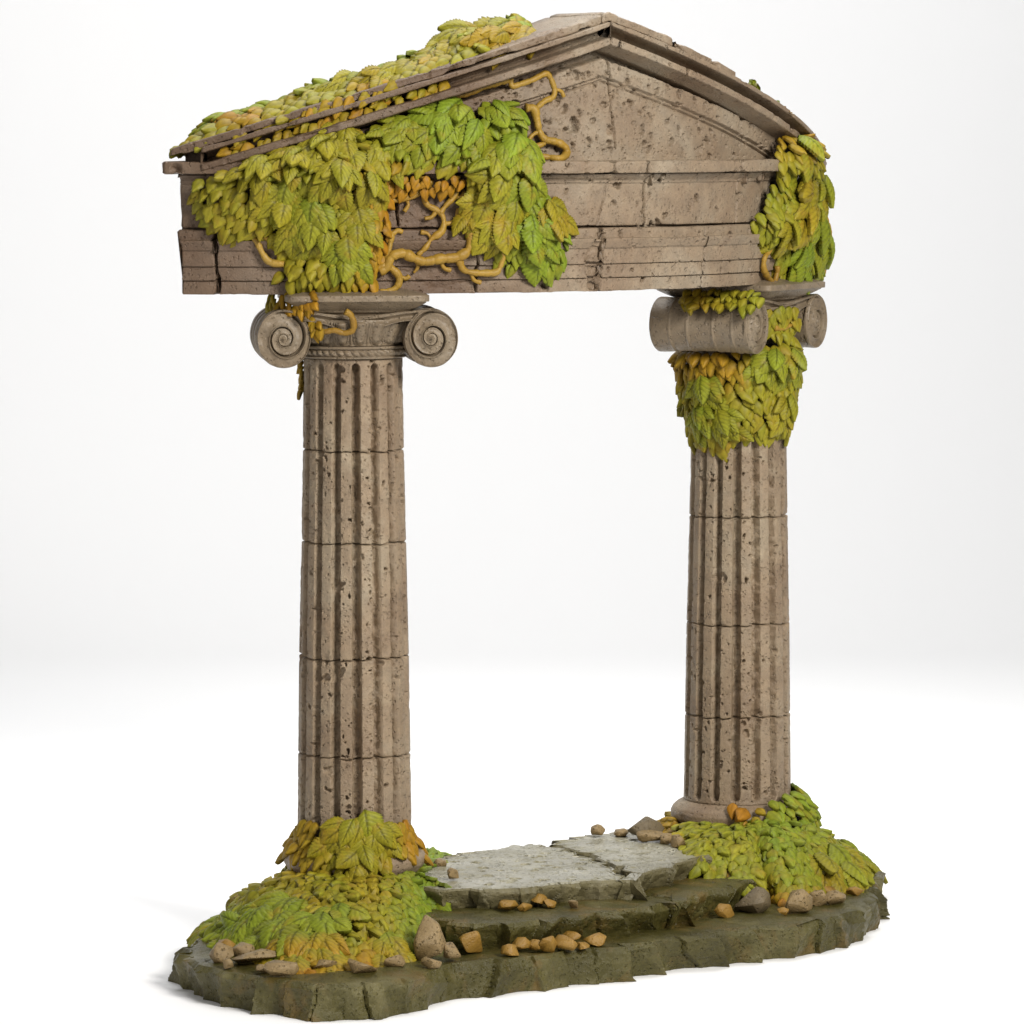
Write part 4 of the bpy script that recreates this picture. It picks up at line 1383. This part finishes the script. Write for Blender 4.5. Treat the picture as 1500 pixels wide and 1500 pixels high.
def fill_mound(L, S, ds, du, size, go, ang, tilt, stand=.12, q0=.0, q1=1.0, keep=lambda u, q: True):
    # rows from the foot upwards
    aa = np.linspace(-PI, PI, 721)
    q = q1
    k = 0
    while q > q0:
        P = S.f(aa, np.full_like(aa, q)); Pm = S.f(aa, np.full_like(aa, q - .01))
        seg = np.linalg.norm(np.diff(P, axis=0), axis=1); cum = np.concatenate([[0], np.cumsum(seg)])
        n = int(cum[-1] / du)
        ss = (np.arange(n) + .5 * (k % 2) + rng.uniform(-.2, .2, n)) * cum[-1] / n
        us = np.interp(ss % cum[-1], cum, aa)
        step = np.linalg.norm(P - Pm, axis=1) / .01
        for u in us:
            qq = q + rng.uniform(-.3, .3) * ds / np.interp(u, aa, step)
            if qq > .97 or not keep(u, qq): continue
            # thin out so that rows keep an even spacing where the slope is short
            st = np.interp(u, aa, step)
            if rng.random() > min(1.0, st / np.percentile(step, 88) * 1.25): continue
            x, y = proj(S.f(np.array([u]), np.array([qq]))[0])
            if 645 < x < 700 and 1255 < y < 1340: continue
            g, o = go(float(x), float(y))
            put(L, S, u, qq, ang(float(x), float(y)) + rng.normal(0, 13), size * rng.uniform(.8, 1.3), g, o, tilt, .0, stand=stand)
        q -= ds / np.percentile(step, 88)
        k += 1


def fill_upright(L, S, de, du, size, go, tilt=16, stand=.72, q0=.0, lift=.10):
    """second layer: leaves that hang from the layer below, in rows of even height"""
    qs = np.linspace(q0, .985, 160)
    k = 0
    aa = np.linspace(-PI, PI, 241)
    G = S.f(aa[:, None] + 0 * qs[None], qs[None] + 0 * aa[:, None])
    dz = np.abs(np.diff(G[..., 2], axis=1)); dh = np.hypot(np.diff(G[..., 0], axis=1), np.diff(G[..., 1], axis=1))
    E = np.concatenate([np.zeros((len(aa), 1)), np.cumsum(dz + .17 * dh, axis=1)], 1)
    emax = E[:, -1].max()
    rows = np.arange(emax, .04, -de)
    for r, e in enumerate(rows):
        # e counts down from the foot of each direction so that the hem stays even
        q = np.array([np.interp(E[i, -1] - (emax - e), E[i], qs) for i in range(len(aa))])
        ok = (E[:, -1] - (emax - e)) > .03
        P = S.f(aa, q)
        cum = np.concatenate([[0], np.cumsum(np.linalg.norm(np.diff(P, axis=0), axis=1))])
        n = max(4, int(cum[-1] / du))
        for s in (np.arange(n) + .5 * (r % 2) + rng.uniform(-.25, .25, n)) * cum[-1] / n:
            s = s % cum[-1]
            if not np.interp(s, cum, ok.astype(float)) > .6: continue
            u = np.interp(s, cum, aa); qq = float(np.clip(np.interp(s, cum, q) + rng.uniform(-.012, .012), .01, .985))
            x, y = proj(S.f(np.array([u]), np.array([qq]))[0])
            if 640 < x < 700 and 1255 < y < 1340: continue
            g, o = go(float(x), float(y))
            sz = size * rng.uniform(.8, 1.28)
            put(L, S, u, qq, rng.normal(0, 15), sz, g, o, tilt, lift + rng.uniform(-.02, .02), stand=stand)


iv6 = new_ivy('large ivy heap with yellow collar spilling round the foot of the left column', (CLX, CLY, ZB))
ML = mound(CLX, CLY, [(334, 1388, ZB), (350, 1400, ZB), (380, 1408, ZB), (416, 1420, ZB), (470, 1424, ZB), (530, 1420, ZB), (580, 1412, ZB), (625, 1398, ZB), (645, 1378, ZB), (656, 1350, .6), (660, 1324, .87), (652, 1294, 1.2), (622, 1268, 1.21),
                      (560, 1240, 1.0), (450, 1240, .9), (405, 1290, ZB), (368, 1335, ZB)], 1.23, .86)
fo = Leaves()
aa = np.linspace(-PI, PI, 181)[:-1]
qq = np.linspace(0, 1.0, 40)
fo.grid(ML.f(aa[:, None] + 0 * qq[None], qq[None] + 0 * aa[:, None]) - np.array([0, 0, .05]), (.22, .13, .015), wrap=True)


def go6(x, y):
    g = .25 + .75 * clamp01((x - 560) / 60) + .45 * clamp01((500 - x) / 120) * clamp01((y - 1300) / 40) + .2 * float(vnoise(x / 45, y / 45, 0, 21))
    o = .75 * clamp01((y - 1372) / 40) * clamp01((640 - x) / 60) + .45 * clamp01((1300 - y) / 30) * clamp01((480 - x) / 60) + .3 * float(vnoise(x / 30, y / 30, 2, 22)) * (x < 560)
    return g, clamp01(o)


fill_mound(fo, ML, .16, .20, .27, go6, lambda x, y: 0, 24)
fill_upright(fo, ML, .105, .165, .27, go6)
# collar above the moulding
CO = [(425, 1212), (445, 1200), (500, 1190), (528, 1186), (560, 1188), (600, 1202), (610, 1226), (600, 1244), (572, 1250), (562, 1284), (520, 1302), (476, 1292), (452, 1262), (426, 1240)]
SCo = col_surf(CLX, CLY, lambda z: .83 + .17 * np.clip((1.75 - z) / .4, 0, 1), CO, .04)
fill(fo, SCo, -2.0, 2.0, -2.0, -1.12, .15, .10, .25, lambda x, y, u, v: np.where(np.cos(u) < .12, (-v > 1.45) & (-v < 1.75), in_poly(x, y, CO)), lambda x, y: -14 * clamp01((500 - x) / 60) + 14 * clamp01((x - 540) / 50),
     lambda x, y: (.22, .35 * clamp01((490 - x) / 40) + .6 * clamp01((x - 565) / 25) + .1))
fo.build('foliage', iv6)
for x, y, an, L, g, o, drop in ((534, 1186, 4, 50, .2, .03, (0, 5, 6)), (518, 1200, -24, 48, .2, .1, (0, 2)), (550, 1205, 14, 42, .2, .05, (0, 1)), (530, 1238, -2, 44, .2, .05, (1, 2, 5, 6))):
    u, v = col_uv(CLX, CLY, x, y, .95)
    spray('leaf_spray', iv6, SCo, u, v, an, L / 103.0, g, o, lift=.03, drop=drop)


def mound_uv(S, x, y):
    """parameter of the mound point seen at an image point (nearest to the camera)"""
    U, Q = np.meshgrid(np.linspace(-PI * .62, PI * .62, 220), np.linspace(0.02, 1, 120), indexing='ij')
    px, py = proj(S.f(U, Q))
    k = np.argmin((px - x) ** 2 + (py - y) ** 2)
    return float(U.ravel()[k]), float(Q.ravel()[k])


for x, y, an, L, g, o, ot, drop in ((402, 1330, -10, 62, .75, .0, .0, (0,)), (368, 1352, -8, 58, .8, .0, .0, (0, 2)), (440, 1322, -12, 64, .75, .0, .05, (0,)), (425, 1352, -14, 62, .75, .0, .1, (0,)), (478, 1345, -6, 58, .75, .0, .1, (0,)),
                                    (440, 1368, -10, 58, .6, .1, .85, (0, 5, 6)), (472, 1370, 0, 56, .6, .1, .8, (0, 5)), (500, 1330, -10, 48, .6, .05, .1, (0,)), (560, 1370, 6, 46, .6, .15, .6, (0, 5, 6))):
    u, v = mound_uv(ML, x, y)
    spray('leaf_spray', iv6, ML, u, v, an, L / 100.0, g, o, lift=.06, drop=drop, tilt=20, otip=ot, stand=.4, vmax=.97)

iv7 = new_ivy('bright green ivy heap climbing the right side of the right column foot', (CRX, CRY, ZB))
MR = mound(CRX, CRY, [(986, 1222, 1.17), (1000, 1240, 1.17), (1020, 1258, 1.12), (1050, 1280, .9), (1085, 1284, .88), (1112, 1292, .8), (1120, 1310, .52), (1145, 1326, ZB), (1180, 1326, ZB), (1205, 1312, ZB), (1235, 1306, ZB), (1264, 1300, ZB),
                      (1260, 1285, ZB), (1238, 1254, ZB), (1202, 1226, ZB), (1120, 1195, .9), (1040, 1200, 1.1)], 1.28, .86, .95, 2.8)
fo = Leaves()
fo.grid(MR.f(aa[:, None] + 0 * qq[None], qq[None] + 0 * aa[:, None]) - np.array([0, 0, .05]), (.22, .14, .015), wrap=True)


def go7(x, y):
    g = .45 + .45 * clamp01((x - 1090) / 40) * clamp01((1200 - x) / 40) * clamp01((1280 - y) / 40) + .2 * float(vnoise(x / 40, y / 40, 0, 31))
    o = .85 * clamp01((y - 1288) / 25) * (x < 1195) + .6 * clamp01((1008 - x) / 15) + .35 * clamp01((x - 1262) / 20)
    return g, clamp01(o)


fill_mound(fo, MR, .16, .20, .27, go7, lambda x, y: 0, 24)
fill_upright(fo, MR, .10, .165, .27, go7)
CR = [(1066, 1166), (1078, 1172), (1100, 1180), (1125, 1168), (1150, 1157), (1172, 1158), (1192, 1180), (1197, 1222), (1160, 1232), (1125, 1225), (1095, 1210), (1082, 1190)]
SCr = col_surf(CRX, CRY, lambda z: .84 + .30 * np.clip((1.9 - z) / .6, 0, 1), CR, .10)
fill(fo, SCr, -1.4, 2.6, -2.1, -1.1, .15, .105, .26, lambda x, y, u, v: np.where(np.cos(u) < .12, (-v > 1.2) & (-v < 1.8), in_poly(x, y, CR)), lambda x, y: 4,
     lambda x, y: (.8, .9 * clamp01((1112 - x) / 14) + .7 * clamp01((1190 - y) / 14) * clamp01((1135 - x) / 18)))
fo.build('foliage', iv7)
for x, y, an, L, g, o, drop in ((1205, 1240, 14, 62, .55, .08, (0, 5)), (1192, 1252, -8, 60, .45, .25, (0, 6)), (1225, 1232, 20, 56, .6, .05, (0,)), (1245, 1256, 22, 46, .55, .1, (0,)), (1228, 1262, 0, 50, .5, .1, (0, 5))):
    u, v = mound_uv(MR, x, y)
    spray('leaf_spray', iv7, MR, u, v, an, L / 97.0, g, o, lift=.05, drop=drop, tilt=22, stand=.45, vmax=.97)
for e in (iv, iv2, iv3, iv4, iv5, iv6, iv7): settle(e)

# ------------------------------------------------------------------ loose rubble
def rock(x, y, wpx, hpx, z, mat, label, kind='rock', wedge=0.0, tri=0.0):
    """faceted stone whose foot is seen at image point (x, y) on the surface at height z"""
    q = on_plane(x, y, z)
    s = 101.0 if x < 700 else (99.0 if x < 1000 else 96.0)
    k = 1.12
    w, h = wpx * k / s, hpx * k / s
    g = np.random.default_rng(int(x * 7 + y * 13))
    bm = bmesh.new()
    for k in range(16):
        th = g.uniform(0, 2 * PI); c = g.uniform(-.9, 1); sn = math.sqrt(max(0, 1 - c * c))
        p = np.array([sn * math.cos(th), sn * math.sin(th), c]) * g.uniform(.80, 1.0)
        X = p[0] * w * .55; Y = p[1] * w * .5; Z = h * .40 + p[2] * h * .62
        X *= 1 - tri * np.clip(Z / h, 0, 1)
        X += wedge * w * .35 * (Z / h - .3)
        bm.verts.new((X, Y + w * .25, Z))
    r = bmesh.ops.convex_hull(bm, input=bm.verts)
    bmesh.ops.delete(bm, geom=[v for v in bm.verts if not v.link_faces], context='VERTS')
    bmesh.ops.bevel(bm, geom=list(bm.edges), offset=min(w, h) * .035, segments=1, affect='EDGES', profile=.6)
    bmesh.ops.recalc_face_normals(bm, faces=bm.faces)
    me = bpy.data.meshes.new('rock'); bm.to_mesh(me); bm.free()
    me.polygons.foreach_set('use_smooth', np.ones(len(me.polygons), bool))
    me.set_sharp_from_angle(angle=math.radians(40))
    me.materials.append(mat)
    o = bpy.data.objects.new(kind, me); COL.objects.link(o)
    o.location = (q[0], q[1], z)
    return tag(o, label, kind, 'loose rubble on the stepped base')


T_, O_, G_ = ROCK, OCHRE, GREYROCK
for a in (
    (324, 1411, 32, 26, ZB, T_, 'rounded tan rock at the far left end of the base beside the ivy heap'),
    (356, 1409, 36, 25, ZB, T_, 'pitted tan rock just right of the rounded leftmost rock under the left ivy'),
    (334, 1419, 18, 13, ZB, T_, 'tiny tan pebble in front of the two leftmost rocks'),
    (362, 1392, 34, 24, ZB, T_, 'tan rock half tucked under drooping green leaves above the pitted rock'),
    (330, 1396, 32, 18, ZB, O_, 'orange rock tucked below the lowest left leaf tips'),
    (372, 1417, 58, 20, ZB, T_, 'long flat tan wedge lying along the front left edge', 'rock', 1),
    (386, 1424, 22, 9, ZB, T_, 'flat pebble against the tip of the long tan wedge'),
    (412, 1431, 44, 22, ZB, T_, 'pale pitted rock nearest the viewer under orange ivy leaves'),
    (478, 1424, 34, 15, ZB, T_, 'low brown rock between two orange leaf tips at the front of the left heap'),
    (531, 1426, 42, 21, ZB, T_, 'tan gabled rock in front of the middle of the left ivy heap'),
    (576, 1418, 30, 18, ZB, T_, 'small pointed tan rock left of the upright stone slab'),
    (627, 1408, 52, 64, ZB, T_, 'big upright triangular stone slab leaning on the left ivy heap', 'rock', -.1, .6),
    (632, 1419, 28, 15, ZB, T_, 'small tan pebble at the foot of the upright triangular slab'),
    (661, 1407, 32, 25, ZB, T_, 'triangular tan chunk right beside the upright stone slab', 'rock', -.6, .6),
    (691, 1397, 40, 30, ZB, O_, 'large rounded brown boulder at the left end of the lowest tread'),
    (749, 1401, 28, 15, ZB, O_, 'flat ochre chip nearest the front edge of the lowest tread'),
    (760, 1379, 44, 25, ZB, O_, 'large ochre wedge at the back left of the lowest tread pile', 'rock', .7),
    (763, 1394, 30, 17, ZB, O_, 'angular ochre block in front of the large ochre wedge'),
    (785, 1393, 22, 15, ZB, O_, 'small ochre cube in the middle of the lowest tread pile'),
    (802, 1380, 30, 19, ZB, O_, 'square topped ochre block at the back centre of the lowest tread pile'),
    (805, 1395, 26, 20, ZB, O_, 'front centre ochre block split by a facet line on the lowest tread'),
    (828, 1393, 34, 20, ZB, O_, 'broad ochre stone right of centre in the lowest tread pile'),
    (838, 1383, 30, 17, ZB, O_, 'ochre stone behind the broad one in the lowest tread pile'),
    (852, 1391, 20, 9, ZB, O_, 'thin ochre flake between the broad stone and the lone right block'),
    (873, 1386, 32, 16, ZB, O_, 'bright ochre block at the right end of the lowest tread pile'),
    (745, 1336, 28, 15, Z1, O_, 'ochre stone at the left end of the middle tread cluster'),
    (768, 1335, 22, 10, Z1, O_, 'flat ochre chip second from left on the middle tread'),
    (787, 1330, 28, 18, Z1, O_, 'tallest ochre stone of the middle tread cluster'),
    (805, 1331, 20, 13, Z1, O_, 'ochre stone at the right end of the middle tread cluster'),
    (839, 1332, 18, 12, Z1, T_, 'lone pointed tan pebble on the middle tread'),
    (875, 1225, 22, 16, Z2, T_, 'small domed tan rock alone at the back edge of the top slab'),
    (911, 1226, 24, 12, Z2, T_, 'low tan rock between the lone domed rock and the grey boulder'),
    (948, 1230, 50, 30, Z2, G_, 'large dark grey boulder at the back edge of the top slab'),
    (952, 1234, 44, 16, Z2, T_, 'flat tan stone lying in front of the grey boulder'),
    (977, 1237, 22, 16, Z2, T_, 'small tan rock right of the flat stone on the top slab'),
    (993, 1242, 26, 18, Z2, T_, 'brown rock against the left side of the right ivy heap'),
    (643, 1270, 22, 13, Z2, T_, 'small tan rock between the left column base and the top slab'),
    (664, 1289, 20, 17, Z2, T_, 'tan cube at the front left corner of the top slab'),
    (1061, 1346, 28, 19, ZB, O_, 'lone ochre rock in the corner below the middle step on the right'),
    (1100, 1337, 54, 34, ZB, G_, 'dark brown boulder between the middle step and the right ivy heap'),
    (1167, 1337, 48, 31, ZB, T_, 'largest tan boulder in front of the right ivy heap', 'rock', .1, .35),
    (1147, 1342, 18, 11, ZB, O_, 'tiny ochre pebble left of the largest tan boulder'),
    (1199, 1327, 28, 20, ZB, T_, 'tan rock just right of the largest tan boulder'),
    (1222, 1326, 32, 18, ZB, T_, 'low rounded tan rock at the right of the boulder row'),
    (1207, 1312, 34, 12, ZB, O_, 'flat ochre stone under a drooping leaf of the right heap'),
    (1253, 1313, 24, 12, ZB, O_, 'pointed ochre rock at the far right end of the base'),
):
    rock(*a)

# ------------------------------------------------------------------ studio
def backdrop():
    prof = [(-95, -.004), (28.5, -.004)]
    Rc = 14
    for k in range(1, 25):
        a = k / 24 * PI / 2
        prof.append((28.5 + Rc * math.sin(a), -.004 + Rc * (1 - math.cos(a))))
    prof.append((28.5 + Rc, 60))
    V = []
    for x in (-80, 86):
        V += [(x, y, z) for y, z in prof]
    m = len(prof)
    Fc = [[j, m + j, m + j + 1, j + 1] for j in range(m - 1)]
    mt, nt, b = nodes('white_paper')
    b.inputs['Base Color'].default_value = (.92, .92, .92, 1)
    b.inputs['Roughness'].default_value = .85
    b.inputs['Specular IOR Level'].default_value = .1
    o = make_mesh('backdrop', V, Fc, mt)
    o['kind'] = 'structure'
    return o


backdrop()


def area(name, loc, tgt, size, power, color=(1, 1, 1), sy=None, spread=180):
    l = bpy.data.lights.new(name, 'AREA')
    l.energy = power; l.color = color
    l.spread = math.radians(spread)
    l.shape = 'RECTANGLE'; l.size = size; l.size_y = sy or size
    o = bpy.data.objects.new(name, l); COL.objects.link(o)
    o.location = loc
    o.rotation_euler = (Vector(tgt) - Vector(loc)).to_track_quat('-Z', 'Y').to_euler()
    return o


area('key_softbox', (22.5, -36, 25), (3, -6, 6), 12, 3700, (1.0, .97, .93), spread=75)
area('fill_softbox', (-20, -40, 12), (2, -6, 6), 16, 2300, (1.0, .95, .93))
area('top_softbox', (4, 0, 28), (3.5, -4, 0), 18, 2600, spread=110)
area('wall_lamp', (3, 8, 30), (3, 42, 12), 40, 9900, sy=8)

w = bpy.data.worlds.new('World'); scn.world = w
w.use_nodes = True
bg = w.node_tree.nodes['Background']
bg.inputs[0].default_value = (1, 1, 1, 1); bg.inputs[1].default_value = .20

cam = bpy.data.cameras.new('camera'); co = bpy.data.objects.new('camera', cam); COL.objects.link(co)
co.location = (CX, CY, H); co.rotation_euler = (PI / 2 - PITCH, 0, 0)
cam.sensor_width = 36; cam.lens = F / 1500 * 36; cam.clip_start = .5; cam.clip_end = 600
scn.camera = co
scn.render.resolution_x = scn.render.resolution_y = 1024
vs = scn.view_settings
vs.view_transform = 'Standard'; vs.look = 'None'; vs.exposure = 0; vs.gamma = 1
vs.use_curve_mapping = False
